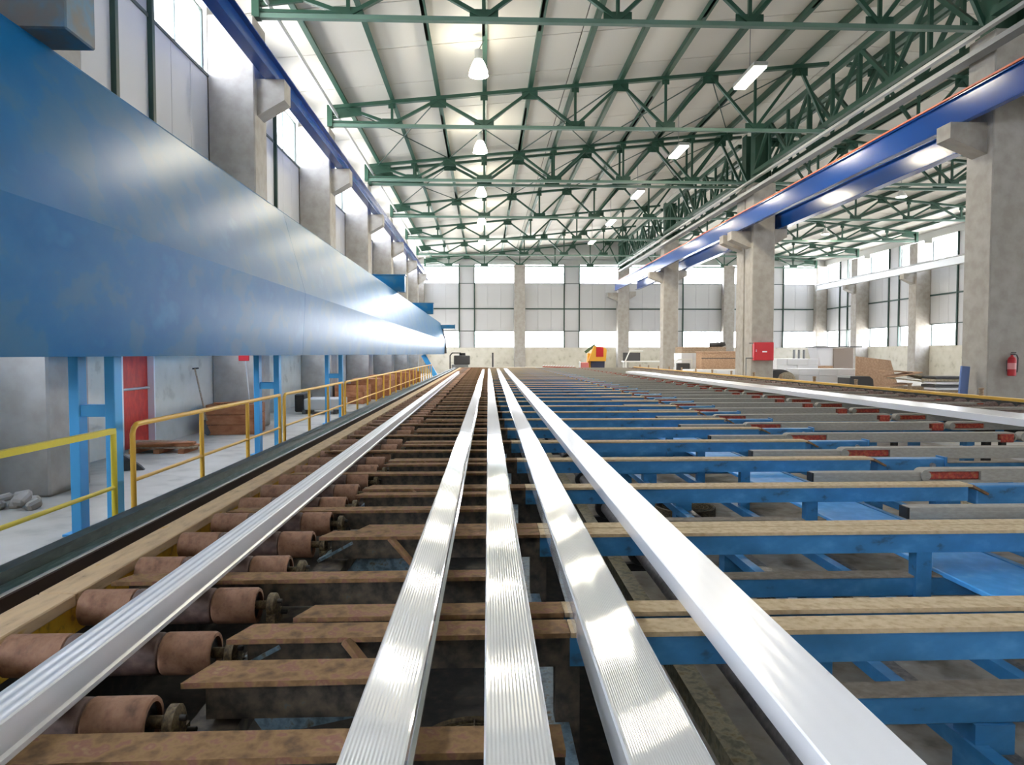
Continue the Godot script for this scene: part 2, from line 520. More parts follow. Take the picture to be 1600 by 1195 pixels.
func build_shell() -> void:
	var f := whole("floor", MB.new().bx(Vector3(-6.3, -0.3, BACK), Vector3(29.9, 0, -FAR - 0.3)), M.floor, "grey concrete floor of the hall", "floor", "", "structure")
	part("mottled_slab", MB.new().bx(Vector3(0.55, 0.0, 1.0), Vector3(8.3, 0.006, -42.0)), M.mottled, f)  # darker brown-grey mottled slab under the table
	var side := []
	for k in range(-5, 9):
		side.append(8.83 + 7.65 * k)
	side[0] = -BACK
	side[-1] = FAR
	side = side.filter(func(z): return z >= -BACK and z <= FAR)
	build_wall("wall_left", "left wall of pale cladding panels over a bare concrete plinth", Transform3D(Basis(Vector3(0, 0, -1), Vector3.UP, Vector3(1, 0, 0)), Vector3(-6.0, 0, 0)), -BACK, FAR, side, 0.86, 9.75, 3, side.find(8.83))
	var back := side.map(func(z): return -z)
	back.reverse()
	build_wall("wall_right", "right wall of pale cladding panels beyond the second bay", Transform3D(Basis(Vector3(0, 0, 1), Vector3.UP, Vector3(-1, 0, 0)), Vector3(29.6, 0, 0)), -FAR, BACK, back, 0.86, 9.75, 3)
	build_wall("wall_far", "far end wall with two rows of white windows", Transform3D(Basis(Vector3(1, 0, 0), Vector3.UP, Vector3(0, 0, 1)), Vector3(0, 0, -FAR)), -6.25, 29.85, [-6.0, 3.0, 12.0, 21.0, 29.6], 0.95, 9.75, 3)
	build_wall("wall_back", "end wall of the hall behind the camera", Transform3D(Basis(Vector3(-1, 0, 0), Vector3.UP, Vector3(0, 0, -1)), Vector3(0, 0, BACK)), -29.85, 6.25, [-29.6, -21.0, -12.0, -3.0, 6.0], 0.95, 9.75, 3, -1, true)  # unseen; made windowless to keep light off the pillar fronts
	for z in [-FAR, BACK]:
		var g := PackedVector2Array([Vector2(-6.25, 9.7), Vector2(-6.25, 9.95), Vector2(11.8, 11.75), Vector2(29.85, 9.95), Vector2(29.85, 9.7)])
		var o := whole("wall_gable", MB.new().ext(g, Transform3D(Basis(), Vector3(0, 0, z - (0.25 if z < 0 else 0.0))), 0.25), M.backing, "gable strip of the far end wall under the roof" if z < 0 else "gable strip of the back wall under the roof", "wall", "", "structure")
		o.cast_shadow = GeometryInstance3D.SHADOW_CASTING_SETTING_ON
	# the roof: a closed skin with panels hung under it
	var c := Node3D.new()
	c.name = "ceiling"
	add_child(c)
	tag(c, "pale sloping roof lining of long panels above green trusses", "ceiling", "", "structure")
	for sg in [0, 1]:
		var xa := -6.3 if sg == 0 else 11.8
		var xb := 11.8 if sg == 0 else 29.9
		var ya := roof_y(xa) + 0.30
		var yb := roof_y(xb) + 0.30
		var skin := PackedVector2Array([Vector2(xa, ya), Vector2(xb, yb), Vector2(xb, yb + 0.2), Vector2(xa, ya + 0.2)])
		part("roof_skin", MB.new().ext(skin, Transform3D(Basis(), Vector3(0, 0, -FAR - 0.3)), FAR + BACK + 0.3), M.seam, c)
		var half := (xb - xa) / 2
		var o := Basis(Vector3(0, 0, 1), atan2(yb - ya, xb - xa))
		var pm := MB.new().cbox(Vector3.ZERO, Vector3(half * 1.005 - 0.04, 0.05, 2.535), 0.006).mesh()
		var z := -FAR + 1.3
		while z < BACK:
			for k in 2:
				var x := xa + half * (k + 0.5)
				var p := part("roof_panel", pm, M.roof, c)
				p.transform = Transform3D(o, Vector3(x, roof_y(xa) + (roof_y(xb) - roof_y(xa)) * (x - xa) / (xb - xa) + 0.27, z))
			z += 2.575
	# door in the left wall
	var d := Node3D.new()
	d.name = "door_1"
	add_child(d)
	d.position = Vector3(-6.0, 0, -12.655)
	tag(d, "red steel emergency door with a white push bar in the left wall", "door", "", "structure")
	part("leaf", MB.new().cbx(Vector3(-0.14, 0.02, -0.55), Vector3(-0.09, 2.15, 0.55), 0.008), M.door_red, d)
	part("frame", MB.new().bx(Vector3(-0.2, 0, -0.6), Vector3(0.02, 2.2, -0.55)).bx(Vector3(-0.2, 0, 0.55), Vector3(0.02, 2.2, 0.6)).bx(Vector3(-0.2, 2.15, -0.55), Vector3(0.02, 2.2, 0.55)), M.white, d)
	var pb := part("push_bar", MB.new().tube([Vector3(-0.09, 1.05, 0.5), Vector3(-0.02, 1.05, 0.48), Vector3(-0.02, 1.05, -0.42), Vector3(-0.09, 1.05, -0.44)], 0.022), M.zinc, d)
	part("latch", MB.new().cbx(Vector3(-0.09, 0.98, 0.46), Vector3(-0.01, 1.12, 0.55), 0.008), M.red, pb)
	part("outer_plate", MB.new().bx(Vector3(-0.25, 0, -0.6), Vector3(-0.2, 2.2, 0.6)), M.backing, d)


func pillar_shape(w: Vector3, corbels: Array, round_top := 0.0) -> MB:
	var b := MB.new().cbox(Vector3(0, w.y / 2, 0), w, 0.025)
	for c in corbels:      # each: [side, reach, bottom y, top y]
		var x0: float = c[0] * w.x / 2
		var x1: float = c[0] * (w.x / 2 + c[1])
		var poly := PackedVector2Array([Vector2(x0, c[2] - 0.15), Vector2(x1, c[2] + 0.2), Vector2(x1, c[3]), Vector2(x0, c[3])])
		b.ext(poly, Transform3D(Basis(), Vector3(0, 0, -0.25)), 0.5)
	return b


func build_pillars() -> void:
	var ml := pillar_shape(Vector3(1.0, 9.0, 0.86), [[1, 0.6, 7.05, 7.7]]).mesh()
	var mr := pillar_shape(Vector3(1.0, 9.0, 0.86), [[-1, 0.75, 6.45, 7.0]]).mesh()
	for k in range(-3, 7):
		var z := -(8.83 + 7.65 * k)
		var lab := "concrete pillar behind the camera on the left wall"
		var labr := "concrete pillar on the right wall out of view"
		if k >= 0:
			lab = "%s concrete pillar along the left wall, counted from the near end" % NTH[k] if k > 0 else "concrete pillar by the yellow rail, nearest of the left wall"
			labr = "%s concrete pillar along the right wall, counted from the near end" % NTH[k]
		var o := whole("pillar", ml, M.concrete, lab, "pillar", "pillars of the left wall", "structure")
		o.position = Vector3(-5.5, 0, z)
		o = whole("pillar", mr, M.concrete, labr, "pillar", "pillars of the right wall", "structure")
		o.position = Vector3(29.1, 0, z)
	# the row between the two bays: the second stands doubled at the joint
	var mm := pillar_shape(Vector3(0.95, 8.85, 0.9), [[-1, 0.85, 6.3, 6.85], [1, 0.6, 6.4, 6.95]]).mesh()
	var row := [[16.15, "thick concrete pillar with the red fire extinguisher, right edge"], [30.45, "concrete pillar that carries the red hose cabinet"], [31.5, "concrete pillar close behind the one with the red cabinet"], [45.5, "third concrete pillar of the middle row, thin and far"], [60.9, "concrete pillar of the middle row against the far end wall"]]
	for r in row:
		var o := whole("pillar", mm, M.concrete, r[1], "pillar", "pillars of the middle row", "structure")
		o.position = Vector3(11.78, 0, -r[0])
	var me := pillar_shape(Vector3(0.95, 9.2, 0.6), []).mesh()
	var e := [[-5.6, "corner concrete pillar where the left and far walls meet"], [3.0, "concrete pillar of the far wall straight down the table"], [21.0, "concrete pillar of the far wall in the right bay"], [29.1, "corner concrete pillar where the right and far walls meet"]]
	for r in e:
		var o := whole("pillar", me, M.concrete, r[1], "pillar", "pillars of the far wall", "structure")
		o.position = Vector3(r[0], 0, -FAR + 0.3)
	# steel stanchions on top of the middle row
	var sm := MB.new().bx(Vector3(-0.35, 0, -0.25), Vector3(-0.31, 2.35, 0.25)).bx(Vector3(0.31, 0, -0.25), Vector3(0.35, 2.35, 0.25)).bx(Vector3(-0.31, 0, -0.02), Vector3(0.31, 2.35, 0.02)).mesh()
	var plate := MB.new().bx(Vector3(-0.42, 0, -0.32), Vector3(0.42, 0.04, 0.32)).mesh()
	for r in row:
		var s := thing("stanchion", "dark green steel stanchion on the %s middle pillar from the camera" % NTH[row.find(r)], "stanchion", Vector3(11.78, 8.86, -r[0]), "stanchions of the middle row")
		part("post", sm, M.green, s)
		part("base_plate", plate, M.green, s)


# ---------------------------------------------------------------- roof steel
func build_roof_steel() -> void:
	# one truss for the left bay, seen along -z; the right bay is its mirror
	var t := thing("roof_truss", "x", "roof truss")
	var xs := -5.0
	var xe := 11.45
	var yb := 9.08
	var z0 := Vector3.ZERO
	part("bottom_chord", MB.new().bx(Vector3(xs, yb - 0.05, -0.07), Vector3(xe, yb + 0.05, 0.07)), M.green_pale, t)
	part("top_chord", MB.new().bar(Vector3(xs, roof_y(xs), 0), Vector3(xe, roof_y(xe), 0), 0.16, 0.11), M.green, t)
	var bot := [-3.0, 0.0, 3.0, 6.0, 9.0]
	var top := [-4.5, -1.5, 1.5, 4.5, 7.5, 10.5]
	for x in bot:
		part("vertical", MB.new().bar(Vector3(x, yb, 0), Vector3(x, roof_y(x), 0), 0.08, 0.08, Vector3.RIGHT), M.green, t)
		part("gusset", MB.new().bx(Vector3(x - 0.32, yb + 0.05, -0.012), Vector3(x + 0.32, yb + 0.24, 0.012)), M.green, t)
		for sg in [-1.5, 1.5]:
			part("diagonal", MB.new().bar(Vector3(x, yb + 0.06, 0), Vector3(x + sg, roof_y(x + sg) - 0.05, 0), 0.1, 0.09), M.green, t)
		part("cleat", MB.new().bx(Vector3(x - 0.12, roof_y(x) - 0.2, -0.012), Vector3(x + 0.12, roof_y(x) - 0.04, 0.012)), M.green, t)
	part("diagonal", MB.new().bar(Vector3(xe, yb + 0.06, 0), Vector3(10.5, roof_y(10.5) - 0.05, 0), 0.1, 0.09), M.green, t)
	for x in top:
		var w := 0.5 if x < -4 else 0.26
		part("gusset", MB.new().bx(Vector3(x - w, roof_y(x) - 0.3, -0.012), Vector3(x + w, roof_y(x) - 0.03, 0.012)), M.green, t)
	part("end_post", MB.new().bx(Vector3(xs - 0.08, yb - 0.06, -0.12), Vector3(xs + 0.08, roof_y(xs) + 0.05, 0.12)), M.green, t)
	part("end_strut", MB.new().bar(Vector3(xs, yb + 0.12, 0), Vector3(-3.0, yb + 0.1, 0), 0.08, 0.07), M.green, t)
	part("end_strut", MB.new().bar(Vector3(xs, 9.32, 0), Vector3(-4.0, 9.45, 0), 0.08, 0.08), M.green, t)
	var zs := [8.75, 16.3, 23.85, 31.1, 31.95, 39.3, 46.7, 54.2, 61.1]
	for i in zs.size():
		var lab := "green roof truss of the left bay, %s from the camera" % NTH[i]
		if i == 0:
			t.position.z = -zs[0]
			t.set_meta("label", lab)
			t.set_meta("group", "roof trusses of the left bay")
		else:
			copy_of(t, Vector3(0, 0, -zs[i]), lab, "roof trusses of the left bay")
		var r := copy_of(t, Vector3(23.56, 0, -zs[i]), "green roof truss of the right bay, %s from the camera" % NTH[i], "roof trusses of the right bay")
		r.rotation.y = PI
	# purlins
	for k in 11:
		var x := -4.5 + 1.5 * k
		for side in 2:
			var xx := x if side == 0 else 23.6 - x
			var b := MB.new().bx(Vector3(xx - 0.05, roof_y(xx) + 0.055, BACK - 0.1), Vector3(xx + 0.03, roof_y(xx) + 0.23, -FAR + 0.05))
			b.bx(Vector3(xx - 0.05, roof_y(xx) + 0.055, BACK - 0.1), Vector3(xx + 0.09, roof_y(xx) + 0.075, -FAR + 0.05))
			whole("purlin", b, M.green, "green roof purlin of the %s bay, %s from its outer wall" % ["left" if side == 0 else "right", NTH[k]], "purlin", "purlins under the roof")
	# rods that brace the roof plane
	var bays := [[23.85, 31.0, "third truss"], [32.05, 39.2, "fifth truss"]]
	for by in bays:
		for k in 5:
			var xa := -4.5 + 3.0 * k
			for sg in 2:
				var a := Vector3(xa + (3.0 if sg else 0.0), 0, -by[0])
				var c := Vector3(xa + (0.0 if sg else 3.0), 0, -by[1])
				a.y = roof_y(a.x) - 0.02
				c.y = roof_y(c.x) - 0.02
				whole("bracing_rod", MB.new().cyl(a, c, 0.022, 0.022, 6), M.green_dark, "thin dark bracing rod crossing under the roof behind the " + by[2], "rod", "bracing rods behind the " + by[2])
	# lattice girders along the middle row
	var seg := [[1.2, 16.15], [16.15, 30.45], [31.5, 45.5], [45.5, 60.9]]
	for i in seg.size():
		var a: float = seg[i][0] + 0.3
		var c: float = seg[i][1] - 0.3
		var g := thing("lattice_girder", "dark green lattice girder over the middle pillars, %s span from the camera" % NTH[i], "girder", Vector3(0, 0, 0), "lattice girders of the middle row")
		for x in [11.35, 12.2]:
			part("top_chord", MB.new().bar(Vector3(x, 10.85, -a), Vector3(x, 10.85, -c), 0.16, 0.18), M.green, g)
			part("bottom_chord", MB.new().bar(Vector3(x, 9.25, -a), Vector3(x, 9.25, -c), 0.16, 0.16), M.green, g)
			var n := 8
			for k in n:
				var za := a + (c - a) * k / n
				var zb := a + (c - a) * (k + 1) / n
				var up := k % 2 == 0
				part("diagonal", MB.new().bar(Vector3(x, 9.25 if up else 10.85, -za), Vector3(x, 10.85 if up else 9.25, -zb), 0.1, 0.12), M.green, g)
				if k > 0:
					part("vertical", MB.new().bar(Vector3(x, 9.25, -za), Vector3(x, 10.85, -za), 0.1, 0.1, Vector3.RIGHT), M.green, g)
	# pale conduits below the girders and along the left eaves
	whole("conduit", MB.new().bx(Vector3(10.95, 8.75, 5), Vector3(11.07, 8.83, -58)), M.zinc, "upper pale conduit running along the middle pillars", "conduit")
	whole("cable_tray", MB.new().bx(Vector3(10.9, 8.3, 5), Vector3(11.18, 8.34, -58)).bx(Vector3(10.9, 8.34, 5), Vector3(10.92, 8.42, -58)).bx(Vector3(11.16, 8.34, 5), Vector3(11.18, 8.42, -58)), M.grey_steel, "pale flat cable tray running along the middle pillars", "cable tray")
	whole("eaves_conduit", MB.new().cyl(Vector3(-4.75, 9.36, 5), Vector3(-4.75, 9.36, -58), 0.05, 0.05, 10), M.zinc, "light grey conduit along the left eaves under the purlins", "conduit")


# ---------------------------------------------------------------- crane runways
func i_beam(called: String, label: String, x: float, w: float, y0: float, y1: float, za: float, zb: float, m: Material, group: String) -> Node3D:
	var o := thing(called, label, "crane beam", Vector3(x, y0, 0), group)
	var h := y1 - y0
	part("web", MB.new().bx(Vector3(-0.02, 0.03, -za), Vector3(0.02, h - 0.03, -zb)), m, o)
	part("bottom_flange", MB.new().cbx(Vector3(-w / 2, 0, -za), Vector3(w / 2, 0.03, -zb), 0.006), m, o)
	part("top_flange", MB.new().cbx(Vector3(-w / 2, h - 0.03, -za), Vector3(w / 2, h, -zb), 0.006), m, o)
	part("crane_rail", MB.new().bx(Vector3(-0.03, h, -za), Vector3(0.03, h + 0.06, -zb)), M.grey_steel, o)
	return o


func build_cranes() -> void:
	var r := i_beam("runway_beam", "bright blue crane beam on the near side of the middle pillars", 10.78, 0.16, 6.85, 7.5, 5, 59, M.crane_blue, "")
	part("conductor_rail", MB.new().bx(Vector3(-0.1, 0.66, -5), Vector3(-0.06, 0.7, -59)), M.orange, r)
	i_beam("runway_beam", "dark blue crane beam on the far side of the middle pillars", 12.6, 0.3, 6.95, 7.6, 5, 59, M.crane_blue, "")
	i_beam("runway_beam", "blue crane beam along the left wall over the windows", -4.7, 0.26, 7.7, 8.15, -10, 60, M.crane_blue, "")
	i_beam("runway_beam", "crane beam along the right wall, window light put in as pale metal", 28.2, 0.3, 7.0, 7.5, 5, 60, M.zinc, "")  # pale metal stands in for light falling along this beam


# ---------------------------------------------------------------- lamps
func build_lamps() -> void:
	for i in 5:
		var z := -(20.0 + 7.5 * i)
		var l := thing("high_bay_lamp", "round glowing high bay lamp over the table, %s from the camera" % NTH[i], "lamp", Vector3(-0.15, 9.5, z), "round lamps over the table")
		part("gear_box", MB.new().lathe(Vector3(0, 0.2, 0), Vector3.UP, [Vector2(0.0, 0.0), Vector2(0.0, 0.11), Vector2(0.26, 0.11), Vector2(0.27, 0.0)], 20), M.zinc, l)
		part("lamp_glass", MB.new().lathe(Vector3(0, 0, 0), Vector3.UP, [Vector2(-0.24, 0.0), Vector2(-0.235, 0.24), Vector2(-0.22, 0.27), Vector2(-0.1, 0.25), Vector2(0.1, 0.17), Vector2(0.2, 0.11)], 24), M.lamp, l)
		part("rim", MB.new().lathe(Vector3(0, 0, 0), Vector3.UP, [Vector2(-0.225, 0.272), Vector2(-0.225, 0.285), Vector2(-0.2, 0.285), Vector2(-0.2, 0.268)], 24), M.zinc, l)
		part("hanger", MB.new().cyl(Vector3(0, 0.46, 0), Vector3(0.15, 0.72, 0), 0.012, 0.012, 6), M.grey_steel, l)
		lamp_light(l, Vector3(0, -0.27, 0), Vector2(0.44, 0.44))
		z -= 0.5
		l = thing("flood_lamp", "long glowing flood lamp in the right lamp row, %s from the camera" % NTH[i], "lamp", Vector3(7.57, 9.53, z), "long lamps of the right row")
		part("housing", MB.new().cbx(Vector3(-0.2, 0, -0.86), Vector3(0.2, 0.12, 0.86), 0.02), M.zinc, l)
		part("lamp_glass", MB.new().cbx(Vector3(-0.17, -0.05, -0.82), Vector3(0.17, 0.0, 0.82), 0.015), M.lamp, l)
		part("hanger", MB.new().cyl(Vector3(0, 0.12, 0), Vector3(0, 1.44, 0), 0.012, 0.012, 6), M.grey_steel, l)
		lamp_light(l, Vector3(0, -0.08, 0), Vector2(0.34, 1.64))
	for r in [[20.6, 35.0], [22.1, 46.0]]:
		var l := thing("bay_lamp", "small white lamp under the right bay roof, %s" % ("the nearer one" if r[1] < 40 else "the farther one"), "lamp", Vector3(r[0], 9.4, -r[1]), "lamps of the right bay")
		part("reflector", MB.new().lathe(Vector3.ZERO, Vector3.UP, [Vector2(0.0, 0.25), Vector2(0.1, 0.22), Vector2(0.25, 0.1), Vector2(0.4, 0.1), Vector2(0.41, 0.0)], 16), M.white, l)
		part("lamp_glass", MB.new().cyl(Vector3(0, -0.01, 0), Vector3(0, 0.02, 0), 0.22), M.lamp, l)
		part("hanger", MB.new().cyl(Vector3(0, 0.4, 0), Vector3(0, roof_y(r[0]) + 0.06 - 9.4, 0), 0.012, 0.012, 6), M.grey_steel, l)
		lamp_light(l, Vector3(0, -0.06, 0), Vector2(0.4, 0.4))


func lamp_light(parent: Node3D, at: Vector3, size: Vector2) -> void:
	var a := AreaLight3D.new()
	a.name = "light"
	a.area_size = size
	a.light_energy = 1.2
	a.light_color = c8(255, 244, 220)
	a.area_range = 80.0
	a.area_attenuation = 2.0
	a.shadow_enabled = true
	parent.add_child(a)
	a.position = at
	a.rotation_degrees = Vector3(-90, 0, 0)


# ---------------------------------------------------------------- the blue box girder on the left
func build_gantry() -> void:
	var g := thing("box_girder", "long blue faceted box girder above the left side of the table", "girder", Vector3(0, 0, 0))
	var za := -1.5
	var zb := -55.0
	var poly := PackedVector2Array([Vector2(-3.06, 1.63), Vector2(-3.0, 2.67), Vector2(-3.35, 4.0), Vector2(-4.3, 4.0), Vector2(-4.3, 1.63)])
	var lens := 5.35
	var z := za
	# welded from lengths, a hair's breadth apart
	while z > zb + 0.1:
		var zn := maxf(z - lens * 2.0, zb)
		part("girder_section", MB.new().ext(poly, Transform3D(Basis(), Vector3(0, 0, zn + 0.004)), z - zn - 0.008), M.big_blue, g)
		z = zn
	part("top_edge", MB.new().bar(Vector3(-3.355, 4.002, za), Vector3(-3.355, 4.002, zb), 0.016, 0.012), M.big_blue, g)
	part("end_cover", MB.new().ext(PackedVector2Array([Vector2(-2.9, 1.7), Vector2(-2.95, 2.6), Vector2(-3.2, 3.8), Vector2(-4.2, 3.8), Vector2(-4.2, 1.7)]), Transform3D(Basis(), Vector3(0, 0, zb - 0.5)), 0.5), M.dark_grey, g)
	# H-shaped legs
	var lm := MB.new().cbx(Vector3(-0.045, 0.02, -0.07), Vector3(0.045, 1.63, 0.07), 0.005).mesh()
	var fm := MB.new().bx(Vector3(-0.1, 0, -0.12), Vector3(0.1, 0.02, 0.12)).mesh()
	for i in 3:
		var o := thing("support_trestle", "sky blue H shaped trestle under the box girder, %s from the camera" % NTH[i], "trestle", Vector3(-3.55, 0, -(6.68 + 5.2 * i)), "legs under the box girder")
		for sg in [-1, 1]:
			part("post", lm, M.leg_blue, o).position.x = sg * 0.16
			part("foot_plate", fm, M.leg_blue, o).position.x = sg * 0.16
		part("crosspiece", MB.new().cbx(Vector3(-0.115, 1.08, -0.05), Vector3(0.115, 1.19, 0.05), 0.004), M.leg_blue, o)
	# boxes that sit across its top
	var bm := MB.new().cbx(Vector3(-1.0, 0, -0.2), Vector3(0.37, 0.62, 0.2), 0.012).mesh()
	var lip := MB.new().bx(Vector3(-1.0, 0.62, -0.23), Vector3(0.4, 0.66, 0.23)).mesh()
	var br := [[5.62, "scuffed blue steel box on the girder at the top left corner"], [27.7, "blue steel box on top of the girder, halfway down the hall"], [42.8, "blue steel box on top of the girder near its far end"]]
	for r in br:
		var o := thing("girder_box", r[1], "steel box", Vector3(-3.4, 4.012, -r[0]), "boxes on the girder")
		part("body", bm, M.box_blue if r[0] < 10 else M.big_blue, o)
		part("cover", lip, M.box_blue if r[0] < 10 else M.big_blue, o)
	var e := thing("end_bracket", "small blue bracket sticking out at the far end of the girder", "bracket", Vector3(-2.95, 3.55, -54.6))
	part("arm", MB.new().cbx(Vector3(-0.6, 0, -0.2), Vector3(0.7, 0.3, 0.2), 0.01), M.big_blue, e)
	part("plate", MB.new().bx(Vector3(0.7, -0.05, -0.25), Vector3(0.73, 0.35, 0.25)), M.big_blue, e)


# ---------------------------------------------------------------- roller table
func build_roller_table() -> void:
	# cable trough
	var t := thing("cable_trough", "dark green steel trough along the left side of the roller table", "trough", Vector3.ZERO)
	part("outer_wall", MB.new().bx(Vector3(-1.93, 0.6, 0.4), Vector3(-1.9, 0.8, -47)).bx(Vector3(-1.95, 0.785, 0.4), Vector3(-1.88, 0.8, -47)), M.trough, t)
	part("bottom", MB.new().bx(Vector3(-1.9, 0.725, 0.4), Vector3(-1.78, 0.742, -47)), M.trough_teal, t)
	part("inner_lip", MB.new().bx(Vector3(-1.815, 0.742, 0.4), Vector3(-1.785, 0.747, -47)).bx(Vector3(-1.815, 0.742, 0.4), Vector3(-1.8, 0.75, -47)), M.aluminium_satin, t)
	part("inner_wall", MB.new().bx(Vector3(-1.785, 0.58, 0.4), Vector3(-1.77, 0.752, -47)), M.gap_brown, t)
	part("gap_filler", MB.new().bx(Vector3(-1.77, 0.55, 0.4), Vector3(-1.5, 0.58, -47)), M.gap_brown, t)  # dark filler added where lit floor would show through the gap
	var tl := MB.new().bx(Vector3(-1.9, 0, -0.03), Vector3(-1.8, 0.725, 0.03)).mesh()
	for k in 24:
		part("support", tl, M.trough, t).position.z = -1.0 - 1.9 * k
	# side rail of yellow timber
	var s := thing("side_rail", "yellow painted side rail with worn timber planks on the roller table", "rail", Vector3.ZERO)
	var pl := MB.new().cbx(Vector3(-1.49, 0.81, -0.9), Vector3(-1.362, 0.852, 0.9), 0.004).mesh()
	for k in 24:
		part("plank", pl, M.yellow_wood, s).position = Vector3(rng.randf_range(-0.003, 0.003), rng.randf_range(-0.003, 0.003), 0.3 - 1.81 * k)
	part("side_board", MB.new().bx(Vector3(-1.48, 0.72, 1.2), Vector3(-1.366, 0.81, -42.2)), M.yellow_paint, s)
	part("added_skirt", MB.new().bx(Vector3(-1.5, 0.0, 1.2), Vector3(-1.47, 0.72, -42.2)), M.grease_shade, s)  # added to shut light out from under the rollers
	# the frame under the rollers, with a dark tray and skirts added against light
	var f := thing("roller_bed", "dark steel frame and added light-blocking tray under the rollers", "roller bed", Vector3.ZERO)
	part("bearing_rail", MB.new().bx(Vector3(-0.72, 0.7, 0.4), Vector3(-0.6, 0.75, -42.2)), M.dirty_steel, f)
	part("added_pan", MB.new().bx(Vector3(-1.47, 0.2, 1.2), Vector3(0.5, 0.24, -42.2)), M.grease_shade, f)  # black tray added so the space between the bars stays dark
	part("added_right_skirt", MB.new().bx(Vector3(0.5, 0.0, 1.2), Vector3(0.53, 0.5, -42.2)), M.grease_shade, f)
	part("inner_rail", MB.new().bx(Vector3(0.17, 0.52, 0.4), Vector3(0.24, 0.6, -42.2)), M.bracket, f)
	var lg := MB.new().bx(Vector3(-0.68, 0.24, -0.04), Vector3(-0.6, 0.7, 0.04)).mesh()
	for k in 19:
		part("leg", lg, M.dirty_steel, f).position.z = -1.45 - 2.2 * k
	# rollers
	var r := thing("roller", "x", "roller", Vector3(0, 0.808, 0))
	part("outer_sleeve", MB.new().lathe(Vector3(-1.33, 0, 0), Vector3.RIGHT, [Vector2(0, 0.0), Vector2(0, 0.053), Vector2(0.004, 0.058), Vector2(0.168, 0.058), Vector2(0.17, 0.055), Vector2(0.172, 0.05)], 20), M.rust, r)
	part("shaded_sleeve", MB.new().lathe(Vector3(-1.16, 0, 0), Vector3.RIGHT, [Vector2(0, 0.05), Vector2(0.003, 0.056), Vector2(0.008, 0.0575), Vector2(0.252, 0.0575), Vector2(0.257, 0.056), Vector2(0.26, 0.05)], 20), M.roller_dark, r)  # greyer sleeve; its dark tone takes in shade under the profile
	part("inner_sleeve", MB.new().lathe(Vector3(-0.9, 0, 0), Vector3.RIGHT, [Vector2(0, 0.05), Vector2(0.003, 0.056), Vector2(0.008, 0.058), Vector2(0.136, 0.058), Vector2(0.142, 0.055), Vector2(0.142, 0.045)], 20), M.rust, r)
	part("end_cap", MB.new().lathe(Vector3(-0.758, 0, 0), Vector3.RIGHT, [Vector2(-0.012, 0.046), Vector2(-0.01, 0.03), Vector2(-0.01, 0.0)], 16), M.black, r)
	part("shaft", MB.new().cyl(Vector3(-0.77, 0, 0), Vector3(-0.69, 0, 0), 0.015, 0.015, 10), M.bearing, r)
	var bg := part("bearing", MB.new().lathe(Vector3(-0.725, 0, 0), Vector3.RIGHT, [Vector2(0, 0.012), Vector2(0, 0.036), Vector2(0.004, 0.04), Vector2(0.024, 0.04), Vector2(0.028, 0.034), Vector2(0.034, 0.022), Vector2(0.034, 0.0)], 14).bx(Vector3(-0.722, -0.058, -0.045), Vector3(-0.694, -0.02, 0.045)), M.bearing, r)
	part("bolt", MB.new().cyl(Vector3(-0.69, 0.02, 0.02), Vector3(-0.675, 0.02, 0.02), 0.007, 0.007, 6).cyl(Vector3(-0.69, -0.03, -0.02), Vector3(-0.67, -0.03, -0.02), 0.008, 0.008, 6), M.grease_shade, bg)
	for k in 106:
		var z := -(1.255 + 0.3835 * k)
		var near := k < 16
		var lab := "rusty brown roller of the left roller table, %s from the camera" % NTH[k] if near else "brown roller among the far, narrowing end of the roller table"
		var grp := "near rollers of the roller table" if near else "far rollers of the roller table"
		if k == 0:
			r.position.z = z
			tag(r, lab, "roller", grp)
		else:
			copy_of(r, Vector3(0, 0.808, z), lab, grp)


# ---------------------------------------------------------------- walking-beam cooling table
func strip_beam(called: String, xa: float, xb: float, z: float, w: float, label: String, group: String, xm := 0.2, xend := 99.0) -> Node3D:
	# a blue bar topped with a strip of felt: brown and dirty up to xm, clean tan beyond it
	var o := thing(called, label, "transfer beam", Vector3(0, BED, -z), group)
	var m := clampf(xm, xa, xb)
	if m > xa + 0.05:
		var pa := PackedVector2Array([Vector2(xa, -w / 2 - 0.01), Vector2(m, -w / 2), Vector2(m, w / 2), Vector2(xa + 0.04, w / 2)])
		part("felt_strip", MB.new().ext(pa, Transform3D(Basis(Vector3.RIGHT, Vector3(0, 0, -1), Vector3.UP), Vector3(0, -0.014, 0)), 0.014), M.felt_brown, o)
		part("bar", MB.new().bx(Vector3(xa + 0.05, -0.1, -w / 2 + 0.01), Vector3(m, -0.014, w / 2 - 0.012)), M.dirty_steel, o)
	if xb > m + 0.05:
		part("felt_strip", MB.new().bx(Vector3(m + 0.002, -0.014, -w / 2), Vector3(xb, 0, w / 2)), M.felt, o)
		part("bar", MB.new().bx(Vector3(m, -0.1, -w / 2 + 0.01), Vector3(xb - 0.02, -0.014, w / 2 - 0.012)), M.beam_blue, o)
	return o


